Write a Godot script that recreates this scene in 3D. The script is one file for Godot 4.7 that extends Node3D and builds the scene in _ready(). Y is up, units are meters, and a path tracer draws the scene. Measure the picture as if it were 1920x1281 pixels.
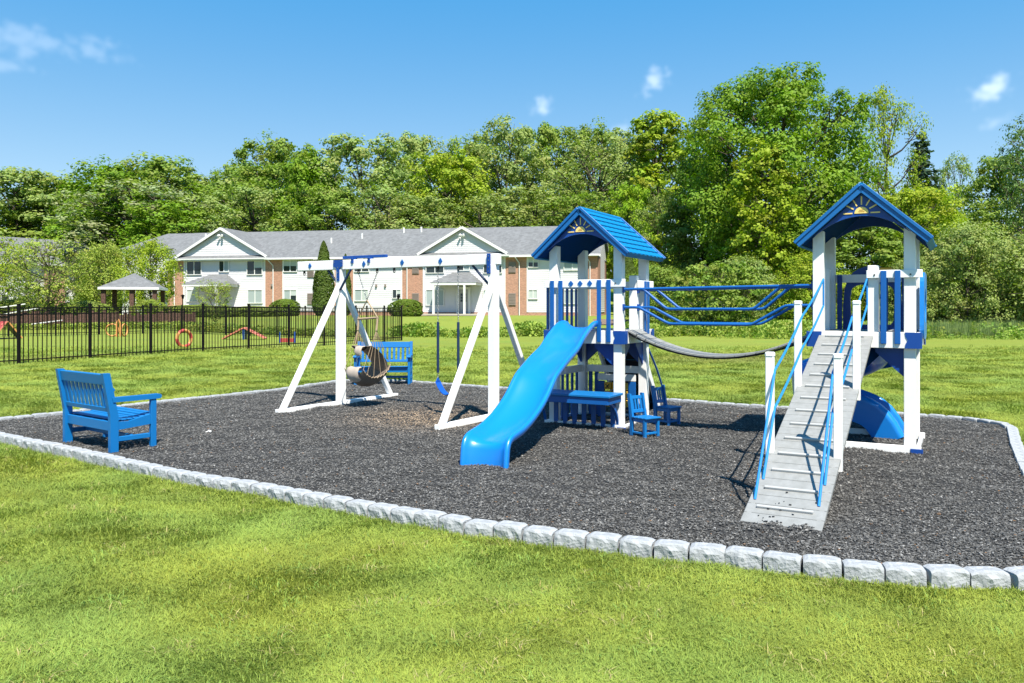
extends Node3D
# A playground bed with a play set, swing set and benches on a lawn, an apartment building and woods behind.
# Ground distances: x to the right, -z away from the camera; the eye stands 1.8 m above the mulch at the origin.

const S := 1.08            # spacing of the tower posts
const RT := Vector3(3.953, 0.02, 0.176)   # second tower within the play set's own axes
var rng := RandomNumberGenerator.new()
var M := {}
var bed := PackedVector2Array()
var used := {}

class Mb:
	var v := PackedVector3Array()
	var n := PackedVector3Array()
	var c := PackedColorArray()
	var col := Color(1, 1, 1)
	func tri(a: Vector3, b: Vector3, d: Vector3) -> void:   # counter-clockwise seen from outside
		var nn := (b - a).cross(d - a).normalized()
		v.append(a); v.append(d); v.append(b)
		n.append(nn); n.append(nn); n.append(nn)
		c.append(col); c.append(col); c.append(col)
	func tri_n(a: Vector3, b: Vector3, d: Vector3, na: Vector3, nb: Vector3, nd: Vector3) -> void:
		v.append(a); v.append(d); v.append(b)
		n.append(na); n.append(nd); n.append(nb)
		c.append(col); c.append(col); c.append(col)
	func quad(a: Vector3, b: Vector3, d: Vector3, e: Vector3) -> void:
		tri(a, b, d)
		tri(a, d, e)
	func out_tri(a: Vector3, b: Vector3, d: Vector3, o: Vector3) -> void:
		if (b - a).cross(d - a).dot((a + b + d) / 3.0 - o) < 0.0:
			tri(a, d, b)
		else:
			tri(a, b, d)
	func out_quad(a: Vector3, b: Vector3, d: Vector3, e: Vector3, o: Vector3) -> void:
		if (b - a).cross(d - a).dot((a + b + d + e) / 4.0 - o) < 0.0:
			quad(a, e, d, b)
		else:
			quad(a, b, d, e)
	func box(ce: Vector3, s: Vector3, b := Basis(), ch := 0.004) -> void:
		var h := s * 0.5
		ch = minf(ch, minf(h.x, minf(h.y, h.z)) * 0.6)
		var p := []
		for k in 8:
			var sx := 1.0 if k & 1 else -1.0
			var sy := 1.0 if k & 2 else -1.0
			var sz := 1.0 if k & 4 else -1.0
			p.append([ce + b * Vector3(sx * h.x, sy * (h.y - ch), sz * (h.z - ch)), ce + b * Vector3(sx * (h.x - ch), sy * h.y, sz * (h.z - ch)), ce + b * Vector3(sx * (h.x - ch), sy * (h.y - ch), sz * h.z)])
		for f in [[0, 0, 2, 6, 4], [0, 1, 3, 7, 5], [1, 0, 1, 5, 4], [1, 2, 3, 7, 6], [2, 0, 1, 3, 2], [2, 4, 5, 7, 6]]:
			var a: int = f[0]
			out_quad(p[f[1]][a], p[f[2]][a], p[f[3]][a], p[f[4]][a], ce)
		if ch <= 0.0:
			return
		for e in [[0, 4, 0, 1], [1, 5, 0, 1], [2, 6, 0, 1], [3, 7, 0, 1], [0, 2, 0, 2], [1, 3, 0, 2], [4, 6, 0, 2], [5, 7, 0, 2], [0, 1, 1, 2], [2, 3, 1, 2], [4, 5, 1, 2], [6, 7, 1, 2]]:
			out_quad(p[e[0]][e[2]], p[e[1]][e[2]], p[e[1]][e[3]], p[e[0]][e[3]], ce)
		for k in 8:
			out_tri(p[k][0], p[k][1], p[k][2], ce)
	func bar(a: Vector3, b: Vector3, w: float, t: float, up := Vector3.UP, ch := 0.004) -> void:   # a squared bar from a to b: w across, t along up
		var d := (b - a).normalized()
		var x := up.cross(d).normalized() if absf(up.dot(d)) < 0.999 else Vector3.RIGHT
		var y := d.cross(x).normalized()
		box((a + b) * 0.5, Vector3(w, t, a.distance_to(b)), Basis(x, y, d), ch)
	func tube(pts: PackedVector3Array, r: float, sides := 8, caps := true, r1 := -1.0) -> void:
		var k := pts.size()
		if r1 < 0.0:
			r1 = r
		var rings := []
		var nrm := []
		var x := Vector3.ZERO
		for i in k:
			var d := (pts[mini(i + 1, k - 1)] - pts[maxi(i - 1, 0)]).normalized()
			if x == Vector3.ZERO:
				x = d.cross(Vector3.UP if absf(d.y) < 0.9 else Vector3.RIGHT).normalized()
			x = (x - d * x.dot(d)).normalized()
			var y := d.cross(x)
			var ring := PackedVector3Array()
			var nn := PackedVector3Array()
			var rr := lerpf(r, r1, float(i) / maxf(1.0, k - 1.0))
			for j in sides:
				var q := x * cos(TAU * j / sides) + y * sin(TAU * j / sides)
				nn.append(q)
				ring.append(pts[i] + q * rr)
			rings.append(ring)
			nrm.append(nn)
		for i in k - 1:
			for j in sides:
				var j2 := (j + 1) % sides
				tri_n(rings[i][j], rings[i][j2], rings[i + 1][j2], nrm[i][j], nrm[i][j2], nrm[i + 1][j2])
				tri_n(rings[i][j], rings[i + 1][j2], rings[i + 1][j], nrm[i][j], nrm[i + 1][j2], nrm[i + 1][j])
		if caps:
			for j in range(1, sides - 1):
				tri(rings[0][0], rings[0][j + 1], rings[0][j])
				tri(rings[k - 1][0], rings[k - 1][j], rings[k - 1][j + 1])
	func prism(poly: PackedVector2Array, depth: float, x: Transform3D) -> void:   # in the x-y plane, thick along z about 0
		if Geometry2D.is_polygon_clockwise(poly):
			poly = poly.duplicate()
			poly.reverse()
		var idx := Geometry2D.triangulate_polygon(poly)
		var d := depth * 0.5
		for i in range(0, idx.size(), 3):
			var a := poly[idx[i]]
			var b := poly[idx[i + 1]]
			var e := poly[idx[i + 2]]
			if (b - a).cross(e - a) < 0.0:
				var t := b
				b = e
				e = t
			tri(x * Vector3(a.x, a.y, d), x * Vector3(b.x, b.y, d), x * Vector3(e.x, e.y, d))
			tri(x * Vector3(a.x, a.y, -d), x * Vector3(e.x, e.y, -d), x * Vector3(b.x, b.y, -d))
		for i in poly.size():
			var a := poly[i]
			var b := poly[(i + 1) % poly.size()]
			quad(x * Vector3(a.x, a.y, d), x * Vector3(a.x, a.y, -d), x * Vector3(b.x, b.y, -d), x * Vector3(b.x, b.y, d))
	func ring_prism(o: PackedVector2Array, q: PackedVector2Array, depth: float, x: Transform3D, closed := true) -> void:   # o and q: outer and inner outline, same count
		var d := depth * 0.5
		var k := o.size()
		for i in (k if closed else k - 1):
			var j := (i + 1) % k
			var a := Vector3(o[i].x, o[i].y, 0)
			var b := Vector3(o[j].x, o[j].y, 0)
			var e := Vector3(q[j].x, q[j].y, 0)
			var f := Vector3(q[i].x, q[i].y, 0)
			var z := Vector3(0, 0, d)
			quad(x * (a + z), x * (b + z), x * (e + z), x * (f + z))
			quad(x * (a - z), x * (f - z), x * (e - z), x * (b - z))
			quad(x * (a + z), x * (a - z), x * (b - z), x * (b + z))
			quad(x * (f + z), x * (e + z), x * (e - z), x * (f - z))
	func sheet(rows: Array) -> void:   # smooth surface through rows of equal length
		var h := rows.size()
		var w: int = rows[0].size()
		var nn := []
		for i in h:
			var r := PackedVector3Array()
			for j in w:
				var du: Vector3 = rows[i][mini(j + 1, w - 1)] - rows[i][maxi(j - 1, 0)]
				var dv: Vector3 = rows[mini(i + 1, h - 1)][j] - rows[maxi(i - 1, 0)][j]
				r.append(du.cross(dv).normalized())
			nn.append(r)
		for i in h - 1:
			for j in w - 1:
				tri_n(rows[i][j], rows[i][j + 1], rows[i + 1][j + 1], nn[i][j], nn[i][j + 1], nn[i + 1][j + 1])
				tri_n(rows[i][j], rows[i + 1][j + 1], rows[i + 1][j], nn[i][j], nn[i + 1][j + 1], nn[i + 1][j])
	func mesh(m: Material, colored := false) -> ArrayMesh:
		var a := []
		a.resize(Mesh.ARRAY_MAX)
		a[Mesh.ARRAY_VERTEX] = v
		a[Mesh.ARRAY_NORMAL] = n
		if colored:
			a[Mesh.ARRAY_COLOR] = c
		var am := ArrayMesh.new()
		am.add_surface_from_arrays(Mesh.PRIMITIVE_TRIANGLES, a)
		am.surface_set_material(0, m)
		return am

func numbered(called: String) -> String:
	var k: int = used.get(called, 0)
	used[called] = k + 1
	return called if k == 0 else "%s_%03d" % [called, k]

func put(called: String, mesh: Mesh, parent: Node3D, at := Vector3.ZERO) -> MeshInstance3D:   # a part
	var o := MeshInstance3D.new()
	o.name = called
	o.mesh = mesh
	o.position = at
	parent.add_child(o, true)
	return o

func tag(o: Node3D, label: String, category: String, group := "") -> Node3D:
	o.set_meta("label", label)
	o.set_meta("category", category)
	if group:
		o.set_meta("group", group)
	return o

func thing(called: String, label: String, category: String, at := Vector3.ZERO, turn := 0.0, group := "") -> Node3D:
	var o := Node3D.new()
	o.name = numbered(called)
	add_child(o)
	o.position = at
	o.rotation.y = turn
	return tag(o, label, category, group)

func top(called: String, mesh: Mesh, at := Vector3.ZERO) -> MeshInstance3D:
	var o := MeshInstance3D.new()
	o.name = numbered(called)
	o.mesh = mesh
	o.position = at
	add_child(o)
	return o

func scatter(called: String, mesh: Mesh, where: Array, tints: PackedColorArray, parent: Node3D) -> MultiMeshInstance3D:
	var mm := MultiMesh.new()
	mm.transform_format = MultiMesh.TRANSFORM_3D
	mm.use_colors = true
	mm.mesh = mesh
	mm.instance_count = where.size()
	for i in where.size():
		mm.set_instance_transform(i, where[i])
		mm.set_instance_color(i, tints[i])
	var o := MultiMeshInstance3D.new()
	o.name = called
	o.multimesh = mm
	parent.add_child(o, true)
	o.set_meta("kind", "stuff")
	return o

func paint(lin: Color, rough := 0.6) -> StandardMaterial3D:
	var m := StandardMaterial3D.new()
	m.albedo_color = lin.linear_to_srgb()
	m.roughness = rough
	m.metallic_specular = 0.5
	return m

func noise(freq: float, oct := 3, sd := 1, kind := FastNoiseLite.TYPE_SIMPLEX_SMOOTH) -> FastNoiseLite:
	var f := FastNoiseLite.new()
	f.noise_type = kind
	f.frequency = freq
	f.fractal_octaves = oct
	f.seed = sd
	return f

func noise_tex(freq: float, a: Color, b: Color, size := 512, oct := 4, sd := 1, kind := FastNoiseLite.TYPE_SIMPLEX_SMOOTH) -> NoiseTexture2D:
	var t := NoiseTexture2D.new()
	t.width = size
	t.height = size
	t.seamless = true
	t.noise = noise(freq, oct, sd, kind)
	var g := Gradient.new()
	g.set_color(0, a)
	g.set_color(1, b)
	t.color_ramp = g
	return t

func tri_map(m: StandardMaterial3D, t: Texture2D, per_metre: float, world := false) -> StandardMaterial3D:
	m.albedo_texture = t
	m.uv1_triplanar = true
	m.uv1_world_triplanar = world
	m.uv1_scale = Vector3.ONE * per_metre
	return m

func relief(m: StandardMaterial3D, t: Texture2D, cm: float, per_metre := 0.0, world := false) -> StandardMaterial3D:
	m.heightmap_enabled = true
	m.heightmap_texture = t
	m.heightmap_scale = cm
	if per_metre > 0.0:
		m.uv1_triplanar = true
		m.uv1_world_triplanar = world
		m.uv1_scale = Vector3.ONE * per_metre
	return m

func gp(px: float, away: float, y := 0.0) -> Vector3:   # a place given by its sideways and away distances
	return Vector3(px, y, -away)

func land(x: float, z: float) -> float:   # height of the lawn
	var d := -z
	var y := lerpf(-0.105, 0.0, smoothstep(12.0, 17.0, d))
	y += 0.95 * smoothstep(52.0, 76.0, d) * (1.0 - 0.75 * smoothstep(12.0, 26.0, x))
	y += 9.0 * smoothstep(100.0, 190.0, d)
	y += 0.03 * sin(x * 0.31 + d * 0.17) * smoothstep(16.0, 30.0, d)
	return y

func smooth_curve(pts: PackedVector3Array, per := 6) -> PackedVector3Array:   # Catmull-Rom
	var out := PackedVector3Array()
	var k := pts.size()
	for i in k - 1:
		var a := pts[maxi(i - 1, 0)]
		var d := pts[mini(i + 2, k - 1)]
		for j in per:
			out.append(pts[i].cubic_interpolate(pts[i + 1], a, d, float(j) / per))
	out.append(pts[k - 1])
	return out

func _ready() -> void:
	rng.seed = 7
	var cam := Camera3D.new()
	cam.name = "camera"
	cam.projection = Camera3D.PROJECTION_FRUSTUM
	cam.near = 0.1
	cam.far = 900.0
	cam.size = 2.0 * 0.1 * 640.5 / 1513.7
	cam.frustum_offset = Vector2(0, -0.1 * 64.1 / 1513.7)
	add_child(cam)
	cam.position = Vector3(0, 1.8, 0)
	cam.current = true
	var we := WorldEnvironment.new()
	we.name = "environment"
	var e := Environment.new()
	e.background_mode = Environment.BG_SKY
	e.sky = Sky.new()
	e.sky.sky_material = make_sky()
	e.tonemap_mode = Environment.TONE_MAPPER_LINEAR
	e.tonemap_exposure = 2.1
	e.sdfgi_enabled = true
	e.ssao_enabled = true
	e.ssil_enabled = true
	we.environment = e
	add_child(we)
	var sun := DirectionalLight3D.new()
	sun.name = "sun"
	sun.light_energy = 1.55
	sun.light_color = Color(1.0, 0.965, 0.9)
	sun.light_angular_distance = 0.5
	sun.shadow_enabled = true
	sun.sky_mode = DirectionalLight3D.SKY_MODE_LIGHT_ONLY
	add_child(sun)
	sun.look_at_from_position(Vector3.ZERO, Vector3(-0.205, -1.0, -0.59))
	make_materials()
	make_bed_outline()
	make_land()
	make_bed()
	make_kerb()
	make_building()
	make_far_buildings()
	make_woods()
	make_garden_plants()
	make_fence()
	make_dog_park()
	make_playset()
	make_swing_set()
	make_hanging_things()
	make_benches()
	make_small_chairs()
	make_grass()

func make_sky() -> ProceduralSkyMaterial:
	var m := ProceduralSkyMaterial.new()
	m.sky_top_color = Color(0.010, 0.164, 0.385).linear_to_srgb()
	m.sky_horizon_color = Color(0.46, 0.575, 0.60).linear_to_srgb()
	m.sky_curve = 0.11
	m.ground_horizon_color = Color(0.10, 0.13, 0.06).linear_to_srgb()
	m.ground_bottom_color = Color(0.08, 0.10, 0.05).linear_to_srgb()
	# a few small fair-weather clouds; rows of the cover run from straight up to straight down, its first column looks along -z
	var w := 2048
	var im := Image.create_empty(w, w / 2, false, Image.FORMAT_RGBA8)
	var nz := noise(0.035, 5, 11)
	var nz2 := noise(0.012, 4, 5)
	for cl in [[2.2, 14.2, 0.85, 0.62, 0.8, 0.5], [9.9, 15.5, 0.95, 0.75, 0.75, 0.6], [30.6, 13.2, 1.3, 0.75, 0.9, 0.5], [-31.2, 15.9, 5.0, 0.9, 0.30, 0.05], [-33.0, 14.3, 2.6, 0.45, 0.26, 0.05], [30.8, 11.2, 0.8, 0.35, 0.3, 0.4], [7.6, 12.4, 0.9, 0.5, 0.35, 0.4],
			[58.0, 17.0, 2.0, 1.0, 0.8, 0.4], [-64.0, 13.0, 2.5, 0.8, 0.7, 0.2], [95.0, 21.0, 2.6, 1.1, 0.8, 0.4], [-110.0, 16.0, 2.5, 1.0, 0.7, 0.3], [150.0, 18.0, 2.6, 1.1, 0.8, 0.3], [-150.0, 24.0, 2.6, 1.2, 0.8, 0.3]]:
		var cx: float = (cl[0] / 360.0 + 1.0) * w
		var cy: float = (0.5 - cl[1] / 180.0) * w / 2
		var rx: float = cl[2] / 360.0 * w
		var ry: float = cl[3] / 360.0 * w
		for y in range(int(cy - ry * 2.5), int(cy + ry * 2.5)):
			for x in range(int(cx - rx * 2.5), int(cx + rx * 2.5)):
				var u := (x - cx) / rx
				var q: float = (y - cy) / ry + u * cl[5]
				var d := sqrt(u * u + q * q) + 0.9 * nz.get_noise_2d(x * 5.0, y * 7.0) + 0.7 * nz2.get_noise_2d(x * 4.0, y * 7.0)
				var a := clampf((1.2 - d) * 0.75, 0.0, 1.0)
				a = a * a * (3.0 - 2.0 * a) * cl[4]
				if a > 0.003:
					var old := im.get_pixel(posmod(x, w), y)
					im.set_pixel(posmod(x, w), y, Color(1, 1, 1, maxf(old.a, a)))
	m.sky_cover = ImageTexture.create_from_image(im)
	m.sky_cover_modulate = Color(0.30, 0.26, 0.19).linear_to_srgb()
	return m

func make_materials() -> void:
	var fine := noise_tex(0.02, Color(0.975, 0.975, 0.975), Color(1, 1, 1), 256, 4, 3)
	var grain := noise_tex(0.05, Color(0.3, 0.3, 0.3), Color(0.8, 0.8, 0.8), 256, 3, 4)
	M.white = tri_map(paint(Color(0.80, 0.81, 0.82), 0.38), fine, 1.5)
	M.blue = paint(Color(0.002, 0.088, 0.34), 0.45)
	M.deep_blue = paint(Color(0.002, 0.050, 0.27), 0.45)
	M.bench_blue = relief(paint(Color(0.002, 0.135, 0.40), 0.45), grain, 0.06, 6.0)
	M.slide = paint(Color(0.002, 0.185, 0.62), 0.38)
	M.slide.clearcoat_enabled = true
	M.slide.clearcoat = 0.5
	M.slide.clearcoat_roughness = 0.2
	M.roof_blue = paint(Color(0.002, 0.165, 0.40), 0.5)
	M.roof_blue.metallic_specular = 0.3
	M.verge_blue = paint(Color(0.002, 0.115, 0.37), 0.5)
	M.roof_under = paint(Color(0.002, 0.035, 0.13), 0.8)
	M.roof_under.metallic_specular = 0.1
	M.rope = paint(Color(0.004, 0.18, 0.52), 0.7)
	M.grey = tri_map(paint(Color(0.27, 0.28, 0.285), 0.6), noise_tex(0.03, Color(0.86, 0.86, 0.85), Color(1, 1, 1), 256, 4, 9), 1.2)
	M.cleat = paint(Color(0.36, 0.37, 0.375), 0.5)
	M.yellow = paint(Color(0.75, 0.42, 0.03), 0.45)
	M.sun_yellow = paint(Color(0.85, 0.62, 0.20), 0.45)
	M.sun_brown = paint(Color(0.35, 0.17, 0.03), 0.5)
	M.dark = paint(Color(0.012, 0.012, 0.014), 0.5)
	M.black_metal = paint(Color(0.008, 0.008, 0.009), 0.4)
	M.black_metal.metallic_specular = 0.2
	M.steel = paint(Color(0.35, 0.36, 0.37), 0.35)
	M.steel.metallic = 0.9
	M.navy_rubber = paint(Color(0.004, 0.022, 0.075), 0.55)
	M.swing_blue = paint(Color(0.004, 0.075, 0.42), 0.5)
	M.fabric = relief(tri_map(paint(Color(0.245, 0.20, 0.165), 0.9), noise_tex(0.06, Color(0.7, 0.7, 0.7), Color(1, 1, 1), 256, 3, 2), 4.0), grain, 0.15)
	M.fabric_pale = paint(Color(0.36, 0.31, 0.27), 0.9)
	M.cord = paint(Color(0.36, 0.27, 0.18), 0.9)
	M.wood_bar = paint(Color(0.33, 0.25, 0.17), 0.7)
	M.stone = relief(tri_map(paint(Color(0.40, 0.42, 0.445), 0.9), noise_tex(0.012, Color(0.78, 0.79, 0.80), Color(1, 1, 1), 512, 5, 21), 1.5), noise_tex(0.03, Color(0, 0, 0), Color(1, 1, 1), 512, 5, 22), 0.6, 2.0)
	M.chip = paint(Color(1, 1, 1), 0.75)
	M.chip.vertex_color_use_as_albedo = true
	M.mulch = relief(tri_map(paint(Color(0.085, 0.085, 0.087), 0.95), noise_tex(0.09, Color(0.35, 0.35, 0.36), Color(1, 1, 1), 512, 3, 31), 1.4), noise_tex(0.12, Color(0, 0, 0), Color(1, 1, 1), 512, 3, 32), 3.0, 1.4)
	M.mulch.vertex_color_use_as_albedo = true
	M.lawn = relief(tri_map(paint(Color(0.265, 0.320, 0.068), 1.0), noise_tex(0.06, Color(0.74, 0.76, 0.66), Color(1, 1, 1), 1024, 5, 41), 0.9), noise_tex(0.11, Color(0, 0, 0), Color(1, 1, 1), 1024, 4, 42), 0.9, 0.9)
	M.lawn.vertex_color_use_as_albedo = true
	M.lawn.metallic_specular = 0.2
	M.blade = paint(Color(1, 1, 1), 0.7)
	M.blade.vertex_color_use_as_albedo = true
	M.blade.backlight_enabled = true
	M.blade.backlight = Color(0.55, 0.6, 0.3)
	M.blade.metallic_specular = 0.3
	M.bark = relief(tri_map(paint(Color(0.13, 0.105, 0.08), 0.95), noise_tex(0.03, Color(0.5, 0.5, 0.5), Color(1, 1, 1), 256, 4, 51), 0.7), noise_tex(0.03, Color(0, 0, 0), Color(1, 1, 1), 256, 4, 52), 3.0, 0.7)
	M.siding = tri_map(paint(Color(0.62, 0.62, 0.66), 0.6), fine, 0.3)
	M.trim = paint(Color(0.66, 0.67, 0.68), 0.5)
	M.brick = brick_material()
	M.shingle = tri_map(paint(Color(0.170, 0.178, 0.190), 0.95), shingle_tex(), 0.16)
	M.window_glass = paint(Color(0.02, 0.03, 0.035), 0.08)
	M.window_blind = paint(Color(0.30, 0.36, 0.37), 0.25)
	M.window_pale = paint(Color(0.42, 0.47, 0.46), 0.3)
	M.vent = paint(Color(0.22, 0.18, 0.16), 0.7)
	M.door = paint(Color(0.33, 0.34, 0.36), 0.5)
	M.porch = tri_map(paint(Color(0.50, 0.50, 0.47), 0.6), fine, 0.3)
	M.concrete = paint(Color(0.42, 0.38, 0.34), 0.9)
	M.red = paint(Color(0.36, 0.045, 0.04), 0.6)
	M.pink = paint(Color(0.50, 0.16, 0.11), 0.7)
	M.orange = paint(Color(0.50, 0.23, 0.07), 0.6)
	M.wood_dark = tri_map(paint(Color(0.16, 0.085, 0.062), 0.9), noise_tex(0.03, Color(0.55, 0.55, 0.55), Color(1, 1, 1), 256, 4, 61), 0.8)
	M.dirt = tri_map(paint(Color(0.24, 0.17, 0.13), 1.0), noise_tex(0.05, Color(0.6, 0.6, 0.6), Color(1, 1, 1), 256, 4, 62), 0.5)
	M.paper = paint(Color(0.8, 0.8, 0.78), 0.8)

func brick_material() -> StandardMaterial3D:
	var im := Image.create_empty(256, 256, false, Image.FORMAT_RGB8)
	var r := RandomNumberGenerator.new()
	r.seed = 3
	im.fill(Color(0.40, 0.30, 0.24).linear_to_srgb())
	for row in 32:
		for k in 13:
			var t := r.randf_range(0.75, 1.15)
			var q := Color(0.40 * t, 0.205 * t, 0.14 * t).linear_to_srgb()
			var x := k * 21 + (10 if row % 2 else 0) - 10
			im.fill_rect(Rect2i(maxi(x, 0), row * 8, mini(19, 256 - maxi(x, 0)), 7), q)
	var m := paint(Color(1, 1, 1), 0.9)
	m.albedo_texture = ImageTexture.create_from_image(im)
	m.uv1_triplanar = true
	m.uv1_scale = Vector3.ONE * 0.42
	return m

func shingle_tex() -> ImageTexture:
	var im := Image.create_empty(512, 512, false, Image.FORMAT_RGB8)
	var r := RandomNumberGenerator.new()
	r.seed = 9
	for row in 32:
		var x := -r.randi_range(0, 20)
		while x < 512:
			var w := r.randi_range(10, 34)
			var t := r.randf_range(0.66, 1.0)
			var x0 := maxi(x, 0)
			if x + w > 0:
				im.fill_rect(Rect2i(x0, row * 16, mini(x + w, 512) - x0, 16), Color(t, t, t).linear_to_srgb())
			x += w
	return ImageTexture.create_from_image(im)

func make_bed_outline() -> void:
	var pts := [[-8.2, 12.75], [-8.42, 12.35], [-8.05, 11.95], [-7.24, 11.42], [-5.87, 10.48], [-4.82, 9.69], [-3.95, 9.06], [-3.16, 8.52], [-2.42, 8.11], [-1.82, 7.68], [-1.25, 7.36], [-0.76, 7.06], [-0.31, 6.78], [0.26, 6.51], [0.81, 6.29], [1.21, 6.12], [1.59, 5.99], [2.01, 5.79], [2.44, 5.64], [2.92, 5.53], [3.44, 5.5], [3.98, 5.6], [4.5, 5.95], [4.88, 6.6], [5.15, 7.5], [5.49, 8.69], [5.9, 9.45], [6.45, 10.45], [7.07, 11.52], [7.32, 11.95], [7.43, 12.32], [7.36, 12.66], [7.22, 12.95], [6.87, 13.25], [5.9, 13.75], [4.85, 14.3], [3.92, 14.87], [2.91, 15.6], [1.5, 16.6], [0.01, 17.6], [-1.22, 18.5], [-2.0, 19.1], [-2.7, 19.55], [-3.4, 19.85], [-4.0, 19.8], [-4.32, 19.25], [-4.8, 17.95], [-5.22, 17.2], [-6.63, 15.2], [-7.63, 13.55]]
	for p in pts:
		bed.append(Vector2(p[0], -p[1]))

func make_land() -> void:
	var tone := noise(0.35, 3, 71)
	var tone2 := noise(0.09, 2, 72)
	var inner: PackedVector2Array = Geometry2D.offset_polygon(bed, 0.05)[0]
	var xs := []
	var zs := []
	for i in 30: xs.append(-260.0 + i * 8.0)
	for i in 26: xs.append(-20.0 + i * 0.32)
	for i in 154: xs.append(-11.7 + i * 0.125)
	for i in 33: xs.append(7.6 + i * 0.4)
	for i in 30: xs.append(21.0 + i * 8.0)
	for i in 10: zs.append(40.0 - i * 4.0)
	for i in 8: zs.append(0.0 - i * 0.45)
	for i in 136: zs.append(-3.6 - i * 0.125)
	for i in 40: zs.append(-20.7 - i * 0.6)
	for i in 60: zs.append(-45.0 - i * 3.0)
	var w := xs.size()
	var v := PackedVector3Array()
	var n := PackedVector3Array()
	var c := PackedColorArray()
	for z in zs:
		for x in xs:
			var y := land(x, z)
			var near: bool = x > -9 and x < 8 and z < -5 and z > -20.2
			if near and Geometry2D.is_point_in_polygon(Vector2(x, z), inner):
				y = -0.3
			v.append(Vector3(x, y, z))
			n.append(Vector3(land(x - 0.5, z) - land(x + 0.5, z), 1.0, land(x, z - 0.5) - land(x, z + 0.5)).normalized())
			c.append(lawn_tone(x, z, tone, tone2))
	var am := ArrayMesh.new()
	var cut := zs.size() / 2
	for half in [[0, cut], [cut, zs.size() - 1]]:
		var idx := PackedInt32Array()
		var first: int = half[0]
		for i in range(half[0], half[1]):
			for j in w - 1:
				var a: int = (i - first) * w + j
				idx.append_array([a, a + w, a + 1, a + 1, a + w, a + w + 1])
		var arr := []
		arr.resize(Mesh.ARRAY_MAX)
		arr[Mesh.ARRAY_VERTEX] = v.slice(first * w, (half[1] + 1) * w)
		arr[Mesh.ARRAY_NORMAL] = n.slice(first * w, (half[1] + 1) * w)
		arr[Mesh.ARRAY_COLOR] = c.slice(first * w, (half[1] + 1) * w)
		arr[Mesh.ARRAY_INDEX] = idx
		am.add_surface_from_arrays(Mesh.PRIMITIVE_TRIANGLES, arr)
		am.surface_set_material(am.get_surface_count() - 1, M.lawn)
	top("lawn", am).set_meta("kind", "structure")

func lawn_tone(x: float, z: float, tone: FastNoiseLite, tone2: FastNoiseLite) -> Color:
	# mown swaths run across the view on the far lawn; yellower and greener patches everywhere
	var far := smoothstep(13.0, 22.0, -z)
	var a := tone.get_noise_2d(x * lerpf(2.2, 0.35, far), z * lerpf(2.6, 1.2, far))
	var b := tone2.get_noise_2d(x * 2.0, z * 3.2)
	var t := 1.0 + 0.2 * a + 0.10 * b
	var yel := clampf(0.5 + 0.9 * tone2.get_noise_2d(x * 4.1 + 40.0, z * 5.1) + 0.4 * a, 0.0, 1.0)
	var bare := 0.5 * smoothstep(0.25, 0.6, tone2.get_noise_2d(x * 0.8 - 90.0, z * 3.0)) * smoothstep(20.0, 30.0, -z) * (1.0 - smoothstep(44.0, 50.0, -z)) + 1.1 * exp(-(pow(x - 7.2, 2) / 7.0 + pow(z + 27.5, 2) / 5.0))
	var k := Color(t * lerpf(0.90, 1.06, yel), t, t * lerpf(1.08, 0.88, yel))
	return k.lerp(Color(0.95, 0.68, 1.2), minf(bare, 1.0) * 0.6)

func bed_y(x: float, z: float, n: FastNoiseLite) -> float:
	var y := 0.022 * n.get_noise_2d(x * 1.0, z * 1.0) + 0.008 * n.get_noise_2d(x * 4.0, z * 4.0)
	# a hollow worn under the belt swing, and drifts heaped against the slide foot and the counter
	y -= 0.035 * exp(-(pow(x + 1.1, 2) + pow(z + 13.2, 2)) / 0.9)
	y += 0.03 * exp(-(pow(x - 0.75, 2) / 0.5 + pow(z + 11.05, 2) / 0.12))
	y += (0.052 + 0.05 * n.get_noise_2d(x * 9.0, z * 9.0)) * exp(-(pow(x - 2.15, 2) / 0.3 + pow(z + 6.55, 2) / 0.035))
	y += 0.02 * n.get_noise_2d(x * 2.2 + 30.0, z * 2.2)
	return y

func worn(x: float, z: float) -> float:
	return exp(-(pow(x + 1.4, 2) / 1.2 + pow(z + 13.3, 2) / 1.5))

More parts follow.
